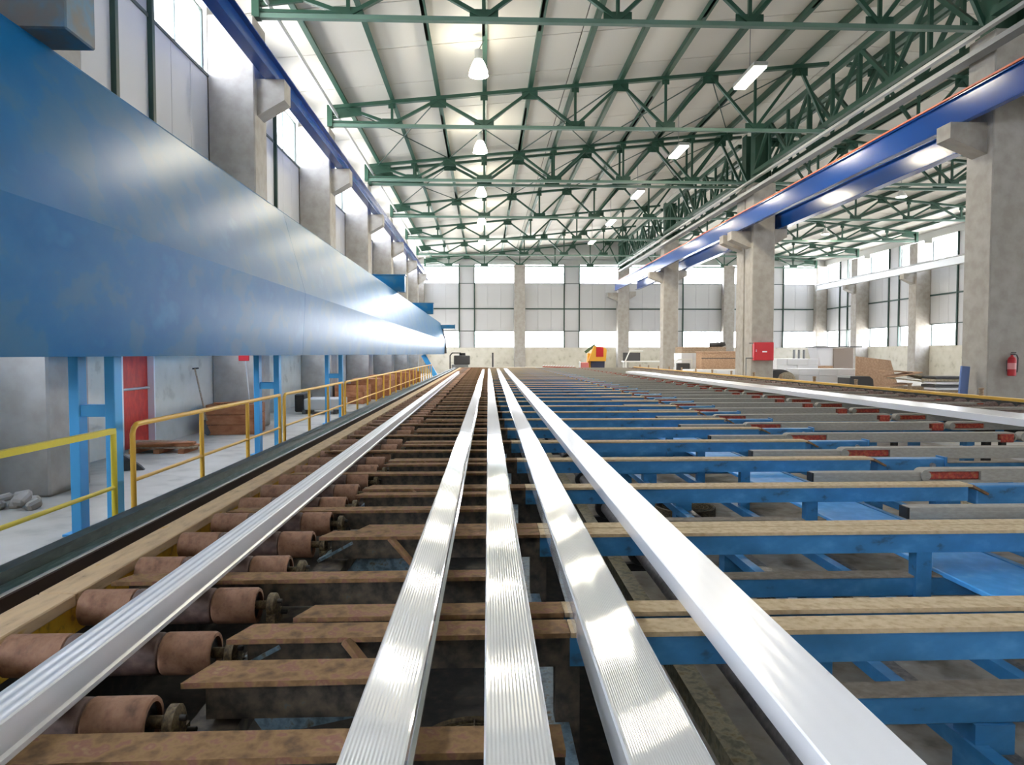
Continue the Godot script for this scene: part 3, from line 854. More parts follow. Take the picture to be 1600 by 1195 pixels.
func build_cooling_table() -> void:
	for k in 37:
		var z := 2.03 + 1.1 * k
		var near := k < 14
		var lab := "blue transfer beam with a tan felt strip, %s row from the camera" % NTH[k] if near else "blue transfer beam in the crowded far rows of the cooling table"
		var grp := "near transfer beams" if near else "far transfer beams"
		var w := 0.105 if k < 2 else 0.125
		var b := strip_beam("transfer_beam", -0.71, 2.93 if k > 0 else 4.2, z, w, lab, grp, 0.24)
		var xr := 2.93 if k > 0 else 4.2
		part("end_slope", MB.new().bar(Vector3(xr, -0.007, 0), Vector3(xr + 0.1, -0.06, 0), w, 0.014), M.felt_brown, b)
		part("bracket", MB.new().ext(PackedVector2Array([Vector2(-0.55, -0.1), Vector2(-0.2, -0.1), Vector2(-0.32, -0.24), Vector2(-0.62, -0.3), Vector2(-0.66, -0.24)]), Transform3D(Basis(), Vector3(0, 0, -0.012)), 0.024), M.bracket, b)
		if k < 12:
			var x0 := -0.28 - 0.02 * k
			part("ramp_piece", MB.new().cbox(Vector3(x0 - 0.055, -0.055, w / 2 + 0.035), Vector3(0.03, 0.02, 0.15), 0.003, Basis(Vector3.UP, -0.5) * Basis(Vector3.FORWARD, 0.7) * Basis(Vector3.UP, PI / 2)), M.felt_brown, b)
		part("sloping_plate", MB.new().bar(Vector3(-0.72, -0.11, 0), Vector3(-0.57, -0.03, 0), 0.09, 0.012), M.bracket, b)
		part("post", MB.new().bx(Vector3(0.2, -0.63, -0.03), Vector3(0.27, -0.1, 0.03)), M.dirty_steel, b)
		for x in ([] if k == 0 else [1.93] if k == 1 else [1.93, 2.72]):
			part("post", MB.new().bx(Vector3(x, -0.4, -0.03), Vector3(x + 0.07, -0.1, 0.03)), M.beam_blue, b)
		# its partner: close behind on the first two rows, a short bar in front on the others
		if k < 2:
			b = strip_beam("transfer_beam", -0.57, 4.2, z + (0.155 if k == 0 else 0.112), 0.1, "tan topped transfer beam lying close behind the %s row" % NTH[k], "near transfer beams", 0.24)
		else:
			strip_beam("short_beam", -0.72, 0.1, z - 0.2, 0.08, "short brown felt bar just in front of the %s beam row" % NTH[k] if near else "short brown felt bar among the far left rows of the table", "short felt bars, near" if near else "short felt bars, far", 0.24)
		if k == 0:
			strip_beam("short_beam", -0.725, -0.17, 1.775, 0.115, "short thick brown felt bar beside the second roller", "short felt bars, near", 0.24)
			strip_beam("long_bar", -1.02, 0.16, 1.435, 0.1, "long brown felt bar at the very front of the table", "long felt bars, near", 0.24)
		strip_beam("long_bar", -1.285, 0.13, z + 0.51, 0.085, "long felt bar reaching between the rollers behind the %s beam row" % NTH[k] if near else "long felt bar reaching between rollers in the far rows", "long felt bars, near" if near else "long felt bars, far", 0.24)
	# welded frame under the beams
	var f := thing("cooling_table", "blue welded steel underframe of the cooling table", "table", Vector3.ZERO)
	var cm := MB.new().cbx(Vector3(1.0, 0.56, -0.04), Vector3(9.2, 0.645, 0.04), 0.004).mesh()
	var dm := MB.new().bx(Vector3(1.0, 0.645, -0.045), Vector3(9.2, 0.652, 0.045)).mesh()
	var cl := MB.new().bx(Vector3(-0.06, 0, -0.05), Vector3(0.06, 0.56, 0.05)).mesh()
	for k in 37:
		part("crossmember", cm, M.beam_blue, f).position.z = -(2.06 + 1.1 * k)
		part("dusty_top", dm, M.dust, f).position.z = -(2.06 + 1.1 * k)
		for x in [1.5, 3.6, 6.0]:
			part("leg", cl, M.beam_blue, f).position = Vector3(x, 0, -(2.06 + 1.1 * k))
	part("walkway_plate", MB.new().cbx(Vector3(2.06, 0.645, -1.2), Vector3(2.46, 0.67, -42), 0.004), M.plate_blue, f)
	part("plate_edge", MB.new().bx(Vector3(2.46, 0.56, -1.2), Vector3(2.49, 0.675, -42)), M.beam_blue, f)
	for r in [[1.43, 0.45], [1.9, 0.45], [3.05, 0.5]]:
		part("tie_bar", MB.new().bx(Vector3(r[0], r[1], -1.0), Vector3(r[0] + 0.05, r[1] + 0.05, -42)), M.beam_blue, f)
		part("tie_channel", MB.new().bx(Vector3(r[0] + 0.06, r[1] - 0.02, -1.0), Vector3(r[0] + 0.14, r[1] + 0.02, -42)), M.shaft, f)
	part("channel_rail", MB.new().bx(Vector3(0.63, 0.55, 0.3), Vector3(0.70, 0.61, -42)), M.channel, f)
	# lifting shaft with its bearings
	var s := thing("lifting_shaft", "long grey drive shaft with round bearings under the beams", "shaft", Vector3(0.83, 0.6, 0))
	part("rod", MB.new().cyl(Vector3(0, 0, 0.3), Vector3(0, 0, -42), 0.04, 0.04, 14), M.shaft, s)
	var bm := MB.new().lathe(Vector3.ZERO, Vector3(0, 0, -1), [Vector2(0, 0.04), Vector2(0, 0.068), Vector2(0.008, 0.073), Vector2(0.05, 0.073), Vector2(0.058, 0.068), Vector2(0.058, 0.04)], 18).bx(Vector3(-0.1, -0.1, -0.05), Vector3(0.1, -0.06, -0.008)).mesh()
	var am := MB.new().ext(PackedVector2Array([Vector2(-0.03, -0.03), Vector2(0.03, -0.03), Vector2(0.05, 0.1), Vector2(-0.02, 0.14)]), Transform3D(Basis(), Vector3(0, 0, 0)), 0.03).mesh()
	for k in 37:
		part("bearing", bm, M.grease_shade, s).position.z = -(1.52 + 1.1 * k)
		part("lever", am, M.shaft, s).position.z = -(1.75 + 1.1 * k)
	# cooling fans between the frames
	var spots := [[-0.03, 0.62, 1.84, 0.16, "round wire guarded cooling fan in the dark gap before the first row"], [-0.86, 0.5, 1.86, 0.14, "cooling fan with a wire guard under the second roller"], [1.62, 0.42, 3.5, 0.24, "large cooling fan lying under the second row of beams"], [1.62, 0.42, 5.7, 0.24, "large cooling fan lying under the fourth row of beams"]]
	for q in spots:
		var r: float = q[3]
		var o := thing("cooling_fan", q[4], "fan", Vector3(q[0], q[1], -q[2]), "cooling fans under the table")
		part("housing", MB.new().lathe(Vector3.ZERO, Vector3.UP, [Vector2(-0.1, r), Vector2(0, r), Vector2(0.006, r - 0.006), Vector2(0, r - 0.012), Vector2(-0.1, r - 0.012)], 28), M.bearing, o)
		part("motor", MB.new().cyl(Vector3(0, -0.1, 0), Vector3(0, -0.02, 0), r * 0.3, r * 0.28, 16), M.grease_shade, o)
		var bl := MB.new()
		for i in 6:
			var t := TAU * i / 6
			bl.box(Vector3(cos(t), 0, sin(t)) * r * 0.6 + Vector3(0, -0.05, 0), Vector3(r * 0.6, 0.004, r * 0.3), Basis(Vector3.UP, -t) * Basis(Vector3.RIGHT, 0.5))
		part("blades", bl, M.grease_shade, o)
		var gd := MB.new()
		for i in 6:
			var rr := r * (0.2 + 0.14 * i)
			for j in 24:
				gd.cyl(Vector3(cos(TAU * j / 24), 0, sin(TAU * j / 24)) * rr, Vector3(cos(TAU * (j + 1) / 24), 0, sin(TAU * (j + 1) / 24)) * rr, 0.002, 0.002, 4, false)
		for i in 4:
			var t := PI * i / 4
			gd.cyl(Vector3(cos(t), 0, sin(t)) * r, -Vector3(cos(t), 0, sin(t)) * r, 0.002, 0.002, 4, false)
		part("wire_guard", gd, M.bearing, o)


# ---------------------------------------------------------------- belt transfer
func belt_unit(called: String, xa: float, xb: float, label: String, group: String, guide: float) -> Node3D:
	var o := thing(called, label, "belt conveyor", Vector3.ZERO, group)
	var r := 0.046
	var poly := PackedVector2Array()
	for i in 9:
		var t := PI / 2 + PI * i / 8
		poly.append(Vector2(xa + r + cos(t) * r, -r + sin(t) * r))
	for i in 9:
		var t := -PI / 2 + PI * i / 8
		poly.append(Vector2(xb - r + cos(t) * r, -r + sin(t) * r))
	var w := 0.1
	# the belt loop: outer skin with an inner hollow at the ends
	var b := MB.new()
	var tk := 0.016
	for i in poly.size():
		var p := poly[i]
		var q := poly[(i + 1) % poly.size()]
		var cp := Vector2(clampf(p.x, xa + r, xb - r), -r)
		var cq := Vector2(clampf(q.x, xa + r, xb - r), -r)
		var p2 := cp + (p - cp) * (1 - tk / r)
		var q2 := cq + (q - cq) * (1 - tk / r)
		var n0 := Vector3((p - cp).x, (p - cp).y, 0).normalized()
		var n1 := Vector3((q - cq).x, (q - cq).y, 0).normalized()
		for sg in [-0.5, 0.5]:
			b.quad(Vector3(p.x, p.y, sg * w), Vector3(q.x, q.y, sg * w), Vector3(q2.x, q2.y, sg * w), Vector3(p2.x, p2.y, sg * w), Vector3(0, 0, signf(sg)))
		b.squad(Vector3(p.x, p.y, -w / 2), Vector3(q.x, q.y, -w / 2), Vector3(q.x, q.y, w / 2), Vector3(p.x, p.y, w / 2), n0, n1, n1, n0)
		b.squad(Vector3(p2.x, p2.y, -w / 2), Vector3(q2.x, q2.y, -w / 2), Vector3(q2.x, q2.y, w / 2), Vector3(p2.x, p2.y, w / 2), -n0, -n1, -n1, -n0)
	part("belt", b, M.belt, o)
	part("carrier", MB.new().bx(Vector3(xa + 0.42, -0.078, -0.047), Vector3(xb - 0.2, -0.014, 0.047)), M.belt, o)
	part("drive_housing", MB.new().cbx(Vector3(xa + 0.05, -0.074, -0.03), Vector3(xa + 0.42, -0.018, 0.03), 0.006), M.drive_red, o)
	part("tail_housing", MB.new().cbx(Vector3(xb - 0.17, -0.1, -0.056), Vector3(xb - 0.03, -0.012, 0.056), 0.008), M.drive_red, o)
	part("pulley", MB.new().cyl(Vector3(xa + r, -r, -0.042), Vector3(xa + r, -r, 0.042), 0.029, 0.029, 14), M.belt, o)
	if guide > 0.0:
		part("guide_bar", MB.new().cbx(Vector3(xa - guide, -0.085, -0.04), Vector3(xa + 0.005, -0.02, 0.04), 0.004).bx(Vector3(xa - guide, -0.06, 0.04), Vector3(xa, -0.045, 0.044)), M.belt, o)
		part("guide_end", MB.new().bx(Vector3(xa - guide - 0.012, -0.082, -0.038), Vector3(xa - guide, -0.023, 0.038)), M.black, o)
	part("stand", MB.new().bx(Vector3(xa + 0.6, -BED + 0.645, -0.03), Vector3(xa + 0.66, -0.064, 0.03)).bx(Vector3(xb - 0.5, -BED + 0.645, -0.03), Vector3(xb - 0.44, -0.064, 0.03)), M.beam_blue, o)
	return o


func build_belts() -> void:
	var a := belt_unit("transfer_belt", 2.97, 5.32, "x", "", 0.74)
	var c := belt_unit("transfer_belt", 5.36, 8.2, "x", "", 0.0)
	var e := thing("beam_end_box", "x", "steel box", Vector3.ZERO)
	part("body", MB.new().cbx(Vector3(2.98, -0.13, -0.05), Vector3(3.5, -0.012, 0.05), 0.006), M.beam_blue, e)
	part("end_plate", MB.new().bx(Vector3(3.5, -0.14, -0.06), Vector3(3.515, 0.0, 0.06)), M.beam_blue, e)
	part("bolt", MB.new().cyl(Vector3(3.4, -0.06, 0.05), Vector3(3.4, -0.06, 0.075), 0.018, 0.018, 10), M.grey_steel, e)
	part("ledge", MB.new().bx(Vector3(2.96, -0.145, -0.07), Vector3(3.5, -0.13, 0.08)), M.felt, e)
	part("lower_plate", MB.new().bx(Vector3(2.7, -0.23, -0.04), Vector3(3.5, -0.145, 0.06)), M.beam_blue, e)
	for k in 36:
		var z := 2.59 + 1.1 * k
		var near := k < 14
		var la := "grey transfer belt with red drive ends, %s row of the first belts" % NTH[k] if near else "grey transfer belt in the far rows right of the blue beams"
		var lc := "grey transfer belt under the long white profile, %s row" % NTH[k] if near else "grey transfer belt in the far rows beside the long white profile"
		var le := "blue end box closing off the %s blue beam" % NTH[k + 1] if near else "blue end box in the far rows of beams"
		if k == 0:
			a.position = Vector3(0, BED, -z); tag(a, la, "belt conveyor", "near first belts")
			c.position = Vector3(0, BED, -z); tag(c, lc, "belt conveyor", "near second belts")
			e.position = Vector3(0, BED, -z - 0.56); tag(e, le, "steel box", "near beam end boxes")
		else:
			copy_of(a, Vector3(0, BED, -z), la, "near first belts" if near else "far first belts")
			copy_of(c, Vector3(0, BED, -z), lc, "near second belts" if near else "far second belts")
			copy_of(e, Vector3(0, BED, -z - 0.56), le, "near beam end boxes" if near else "far beam end boxes")


# ---------------------------------------------------------------- aluminium profiles
# an extruded bar: flat sides with a slot on the right, and a top of shallow rounded ribs
func bar_shape(w: float, h: float, ribs: int, slope: float, length: float) -> MB:
	var b := MB.new()
	var t := Transform3D(Basis.IDENTITY, Vector3(0, 0, -length))
	var amp := slope * (w - 0.016) / (ribs * PI)
	var body := PackedVector2Array([Vector2(-w / 2, -h), Vector2(w / 2 + 0.002, -h), Vector2(w / 2 + 0.002, -h * 0.86), Vector2(w / 2 - 0.006, -h * 0.8), Vector2(w / 2 - 0.006, -h * 0.34), Vector2(w / 2, -h * 0.3), Vector2(w / 2, -0.004), Vector2(w / 2 - 0.004, -0.0006), Vector2(w / 2 - 0.008, -0.0006), Vector2(-w / 2 + 0.008, -0.0006), Vector2(-w / 2 + 0.004, -0.0006), Vector2(-w / 2, -0.004)])
	b.ext(body, t, length)
	var n := ribs * 10
	var x0 := -w / 2 + 0.008
	var step := (w - 0.016) / n
	for i in n:
		var p := []
		for k in 2:
			var u := float(i + k) / n
			var y := amp * (0.5 - 0.5 * cos(TAU * ribs * u)) - 0.0005
			var dy := slope * sin(TAU * ribs * u)
			p.append([Vector3(x0 + step * (i + k), y, 0), Vector3(-dy, 1, 0).normalized()])
		var e := Vector3(0, 0, -length)
		b.squad(p[0][0], p[1][0], p[1][0] + e, p[0][0] + e, p[0][1], p[1][1], p[1][1], p[0][1])
	return b


func profile(called: String, label: String, w: float, h: float, ribs: int, slope: float, xn: float, xf: float, za: float, zb: float, m: Material) -> MeshInstance3D:
	# centre of its top at distance 1.2 and 9
	var sl := (xf - xn) / 7.8
	var o := whole(called, bar_shape(w, h, ribs, slope, zb - za), m, label, "aluminium profile", "profiles on the table")
	o.position = Vector3(xn + sl * (za - 1.2), BED + h, -za)
	o.rotation.y = -atan(sl)
	return o


func build_profiles() -> void:
	profile("aluminium_profile", "square silver profile with a grey side lying on the rollers", 0.09, 0.084, 3, 0.25, -0.963, -0.99, 0.45, 29.0, M.aluminium_satin)
	profile("aluminium_profile", "shiny ribbed silver profile left of the middle one", 0.116, 0.084, 13, 0.2, -0.197, -0.16, 0.45, 33.0, M.aluminium)
	profile("aluminium_profile", "shiny ribbed silver profile straight ahead in the middle", 0.123, 0.084, 14, 0.12, 0.059, 0.098, 0.45, 35.0, M.aluminium)
	profile("aluminium_profile", "shiny silver profile right of the middle one", 0.15, 0.084, 28, 0.27, 0.32, 0.395, 0.45, 35.5, M.aluminium)
	profile("aluminium_profile", "broad white gleaming profile, rightmost of the four in front", 0.178, 0.059, 4, 0.02, 0.696, 0.775, 0.45, 36.0, M.aluminium_white)
	profile("aluminium_profile", "long white flat profile lying across the belts by the yellow rail", 0.56, 0.084, 5, 0.05, 6.1, 6.08, 4.0, 29.0, M.aluminium_white)


# ---------------------------------------------------------------- saw feed line on the right
func build_saw_line() -> void:
	var r := thing("feed_roller", "x", "roller", Vector3(0, 0.78, 0))
	part("tube", MB.new().lathe(Vector3(6.7, 0, 0), Vector3.RIGHT, [Vector2(0, 0.0), Vector2(0, 0.06), Vector2(0.01, 0.07), Vector2(1.4, 0.07), Vector2(1.41, 0.06), Vector2(1.41, 0.0)], 14), M.roller_dark, r)
	part("shaft", MB.new().cyl(Vector3(6.6, 0, 0), Vector3(8.3, 0, 0), 0.02, 0.02, 8), M.grease_shade, r)
	part("flange", MB.new().cyl(Vector3(8.0, 0, 0), Vector3(8.12, 0, 0), 0.115, 0.115, 16), M.roller_dark, r)
	for k in 90:
		var z := -(7.5 + 0.36 * k)
		var near := k < 20
		var lab := "brown feed roller beside the yellow rail, %s from the right edge" % NTH[k] if near else "brown feed roller in the far row beside the yellow rail"
		var grp := "near feed rollers" if near else "far feed rollers"
		if k == 0:
			r.position.z = z
			tag(r, lab, "roller", grp)
		else:
			copy_of(r, Vector3(0, 0.78, z), lab, grp)
	var y := thing("yellow_rail", "long yellow guide rail behind the feed rollers", "rail", Vector3.ZERO)
	part("rail", MB.new().cbx(Vector3(8.36, 0.86, -6), Vector3(8.44, 0.95, -40), 0.008), M.rail_yellow, y)
	part("under_beam", MB.new().bx(Vector3(8.3, 0.62, -6), Vector3(8.36, 0.9, -40)), M.grease_shade, y)
	part("inner_beam", MB.new().bx(Vector3(6.52, 0.62, -6), Vector3(6.6, 0.8, -40)), M.grease_shade, y)
	var lg := MB.new().bx(Vector3(-0.04, 0, -0.04), Vector3(0.04, 0.62, 0.04)).mesh()
	for k in 16:
		for x in [8.34, 6.56]:
			part("leg", lg, M.grease_shade, y).position = Vector3(x, 0, -7.0 - 2.1 * k)
	for k in 14:
		var o := thing("rail_stop", "small pale stop on the yellow rail, %s from the right edge" % NTH[k], "stop", Vector3(8.4, 0.95, -(11.8 + 2.05 * k)), "stops on the yellow rail")
		part("pin", MB.new().cyl(Vector3.ZERO, Vector3(0, 0.1, 0), 0.035, 0.035, 12), M.wood_pale, o)
		part("cap", MB.new().lathe(Vector3(0, 0.1, 0), Vector3.UP, [Vector2(0, 0.045), Vector2(0.02, 0.045), Vector2(0.03, 0.03), Vector2(0.03, 0.0)], 12), M.wood_pale, o)


# ---------------------------------------------------------------- left aisle
func hand_rail(label: String, zs: Array, m: Material, round_corner: bool) -> void:
	var o := thing("hand_rail", label, "railing", Vector3(-3.14, 0, 0), "yellow railings of the left aisle")
	var a: float = zs[0]
	var b: float = zs[-1]
	if round_corner:
		part("top_rail", MB.new().tube([Vector3(0, 0, -a), Vector3(0, 0.94, -a), Vector3(0, 0.985, -a - 0.02), Vector3(0, 1.015, -a - 0.07), Vector3(0, 1.02, -a - 0.12), Vector3(0, 1.02, -b)], 0.024, 10), m, o)
	else:
		part("top_rail", MB.new().bar(Vector3(0, 1.0, -a), Vector3(0, 1.0, -b), 0.05, 0.045), m, o)
	part("mid_rail", MB.new().cyl(Vector3(0, 0.52, -a), Vector3(0, 0.52, -b), 0.018, 0.018, 8), m, o)
	for i in zs.size():
		if i == 0 and round_corner:
			continue
		part("post", MB.new().cyl(Vector3(0, 0, -zs[i]), Vector3(0, 1.0, -zs[i]), 0.024, 0.024, 10), m, o)
		part("foot", MB.new().cyl(Vector3(0, 0, -zs[i]), Vector3(0, 0.012, -zs[i]), 0.06, 0.06, 10), m, o)


func crate(called: String, label: String, at: Vector3, s: Vector3, m: Material, turn := 0.0, group := "", lid := false) -> Node3D:
	# a slatted timber crate: boards round four sides, corner battens, a floor
	var o := thing(called, label, "crate", at, group)
	o.rotation.y = turn
	var rows := 3
	var h := s.y / rows
	for k in rows:
		for sg in [-1, 1]:
			part("board", MB.new().cbox(Vector3(0, h * (k + 0.5), sg * s.z / 2), Vector3(s.x, h - 0.012, 0.025), 0.004), m, o)
			part("board", MB.new().cbox(Vector3(sg * (s.x / 2 - 0.012), h * (k + 0.5), 0), Vector3(0.025, h - 0.012, s.z - 0.03), 0.004), m, o)
	for sx in [-1, 1]:
		for sz in [-1, 1]:
			part("batten", MB.new().box(Vector3(sx * (s.x / 2 - 0.06), s.y / 2, sz * (s.z / 2 - 0.04)), Vector3(0.07, s.y, 0.05)), m, o)
	part("floor_board", MB.new().box(Vector3(0, 0.03, 0), Vector3(s.x - 0.03, 0.03, s.z - 0.03)), m, o)
	if lid:
		for k in 4:
			part("lid_board", MB.new().cbox(Vector3(0, s.y + 0.013, s.z * (k - 1.5) / 4), Vector3(s.x, 0.025, s.z / 4 - 0.01), 0.004), m, o)
	return o


func build_left_aisle() -> void:
	hand_rail("lemon yellow railing at the left edge, nearest to the camera", [3.0, 4.6, 6.17], M.rail_lemon, false)
	hand_rail("ochre railing with a rounded corner beside the second blue leg", [6.5, 8.06, 9.6, 11.1], M.rail_yellow, true)
	hand_rail("ochre railing between the second and third blue legs", [11.35, 12.95, 14.5, 15.95], M.rail_yellow, true)
	var far := []
	for k in 18:
		far.append(16.25 + 1.55 * k)
	hand_rail("longest ochre railing running on to the far end", far, M.rail_yellow, true)
	var c := crate("timber_crate", "brown timber crate standing against the left wall by the shovel", Vector3(-5.2, 0, -15.2), Vector3(1.0, 0.62, 0.85), M.wood)
	c.rotation.y = 0.12
	# offcuts in the crate
	var sc := thing("wood_offcuts", "loose wooden offcuts heaped in the brown crate", "offcuts", Vector3(-5.2, 0.05, -15.2))
	for k in 9:
		part("offcut", MB.new().cbox(Vector3(rng.randf_range(-0.28, 0.28), 0.5 + 0.012 * k, rng.randf_range(-0.22, 0.22)), Vector3(rng.randf_range(0.25, 0.5), 0.03, 0.09), 0.004, Basis(Vector3.UP, rng.randf_range(-1.5, 1.5)) * Basis(Vector3.RIGHT, rng.randf_range(-0.25, 0.25))), M.wood_pale if k % 2 else M.wood, sc)
	var sh := thing("shovel", "long handled shovel leaning on the left end of the brown crate", "shovel", Vector3(-5.72, 0, -14.75))
	part("handle", MB.new().cyl(Vector3(0.1, 0.3, 0.05), Vector3(-0.2, 1.35, -0.15), 0.017, 0.017, 8), M.wood_pale, sh)
	part("blade", MB.new().ext(PackedVector2Array([Vector2(-0.11, 0.32), Vector2(0.11, 0.32), Vector2(0.11, 0.08), Vector2(0, 0.0), Vector2(-0.11, 0.08)]), Transform3D(Basis(Vector3(0, 1, 0), 0.6) * Basis(Vector3.RIGHT, -0.2), Vector3(0.12, 0, 0.07)), 0.006), M.dark_grey, sh)
	part("grip", MB.new().cyl(Vector3(-0.25, 1.35, -0.15), Vector3(-0.13, 1.36, -0.17), 0.016, 0.016, 8), M.black, sh)
	# flat stack of old planks by the door
	var st := [["plank stack lying on the floor under the red door", Vector3(-5.42, 0, -12.3)]]
	for k in 6:
		var b := whole("old_plank", MB.new().cbox(Vector3.ZERO, Vector3(1.08 - 0.04 * k, 0.035, 0.2), 0.006), M.wood_pale if k % 3 == 1 else M.wood, "weathered plank in the low stack by the red door, %s from the floor" % NTH[k] if k < 3 else "weathered plank on top of the low stack by the red door", "plank", "planks by the red door")
		b.position = st[0][1] + Vector3([0.0, 0.06, -0.05, 0.02, -0.08, 0.1][k], 0.09 + 0.036 * (k / 2), [-0.12, 0.12, -0.1, 0.13, -0.04, 0.17][k])
		b.rotation.y = [0.05, -0.04, 0.12, 0.02, -0.1, 0.2][k]
	var pal := thing("pallet_runner", "dark wooden bearers under the low plank stack", "pallet", Vector3(-5.42, 0, -12.3))
	for k in 3:
		part("bearer", MB.new().bx(Vector3(-0.45 + 0.4 * k, 0, -0.3), Vector3(-0.35 + 0.4 * k, 0.07, 0.3)), M.wood, pal)
	# dark wedge and rubble at the left
	whole("metal_wedge", MB.new().ext(PackedVector2Array([Vector2(0, 0), Vector2(0.45, 0), Vector2(0.4, 0.06), Vector2(0.02, 0.36)]), Transform3D(Basis(Vector3.UP, 0.3), Vector3(0, 0, 0)), 0.1), M.dark_grey, "dark triangular scrap plate on the floor between the posts of the nearest blue leg", "scrap").position = Vector3(-5.3, 0, -10.3)
	for k in 7:
		var q := MB.new()
		var pts := []
		q.cbox(Vector3.ZERO, Vector3(rng.randf_range(0.08, 0.2), rng.randf_range(0.06, 0.13), rng.randf_range(0.08, 0.16)), 0.025, Basis(Vector3(0.3, 1, 0.2).normalized(), rng.randf_range(0, 3)))
		whole("rubble_lump", q, M.concrete, "grey lump in the rubble heap at the left edge beside the nearest pillar", "rubble", "rubble lumps by the nearest pillar").position = Vector3(-6.05 + 0.9 + 0.12 * (k % 4), 0.05 + 0.06 * (k / 4), -7.75 - 0.1 * (k % 3))
	# grey unit on a trolley, more crates beyond
	var gu := thing("grey_unit", "grey metal housing with a black end lying on the left floor", "machine unit", Vector3(-4.7, 0, -20.3))
	part("housing", MB.new().cbx(Vector3(-0.25, 0.12, -0.5), Vector3(0.75, 0.42, 0.5), 0.02), M.zinc, gu)
	part("black_end", MB.new().cbx(Vector3(-0.5, 0.06, -0.5), Vector3(-0.25, 0.55, 0.5), 0.03), M.black, gu)
	for sx in [-0.3, 0.55]:
		part("skid", MB.new().bx(Vector3(sx, 0, -0.5), Vector3(sx + 0.1, 0.12, 0.5)), M.dark_grey, gu)
	for k in 9:
		var z := 24.5 + 2.3 * k
		crate("timber_crate", "brown timber crate behind the long railing, %s from the camera" % NTH[k], Vector3(-4.45 + 0.08 * (k % 3), 0, -z), Vector3(0.95, 0.62 + 0.1 * (k % 2), 1.5), M.wood, 0.03 * (k % 3), "crates behind the long railing", k % 2 == 1)
	# hose reel box and a leaning broom on the third pillar
	var hb := thing("red_call_box", "small red fire point box on the second left pillar", "fire point", Vector3(-5.0, 1.5, -16.1))
	part("box", MB.new().cbx(Vector3(-0.3, 0, 0.43 - 0.06), Vector3(-0.08, 0.35, 0.43 + 0.0), 0.01), M.red, hb)
	part("pipe", MB.new().cyl(Vector3(-0.05, -1.4, 0.40), Vector3(-0.16, 0, 0.40), 0.015, 0.015, 8), M.zinc, hb)


# ---------------------------------------------------------------- right bay
func bundle(label: String, at: Vector3, n: Vector2i, s: Vector3, m: Material, group := "") -> Node3D:
	# a pack of wrapped profiles: n.x across and n.y high, each a bar of its own, on two bearers
	var o := thing("profile_bundle", label, "bundle", at, group)
	for i in n.x:
		for j in n.y:
			var w := s.x / n.x
			var h := s.y / n.y
			part("wrapped_bar", MB.new().cbox(Vector3(-s.x / 2 + w * (i + 0.5), 0.1 + h * (j + 0.5), rng.randf_range(-0.04, 0.04)), Vector3(w - 0.008, h - 0.008, s.z), 0.012), m, o)
	for sg in [-0.35, 0.35]:
		part("bearer", MB.new().bx(Vector3(-s.x / 2, 0, sg * s.z - 0.05), Vector3(s.x / 2, 0.1, sg * s.z + 0.05)), M.wood_pale, o)
	return o


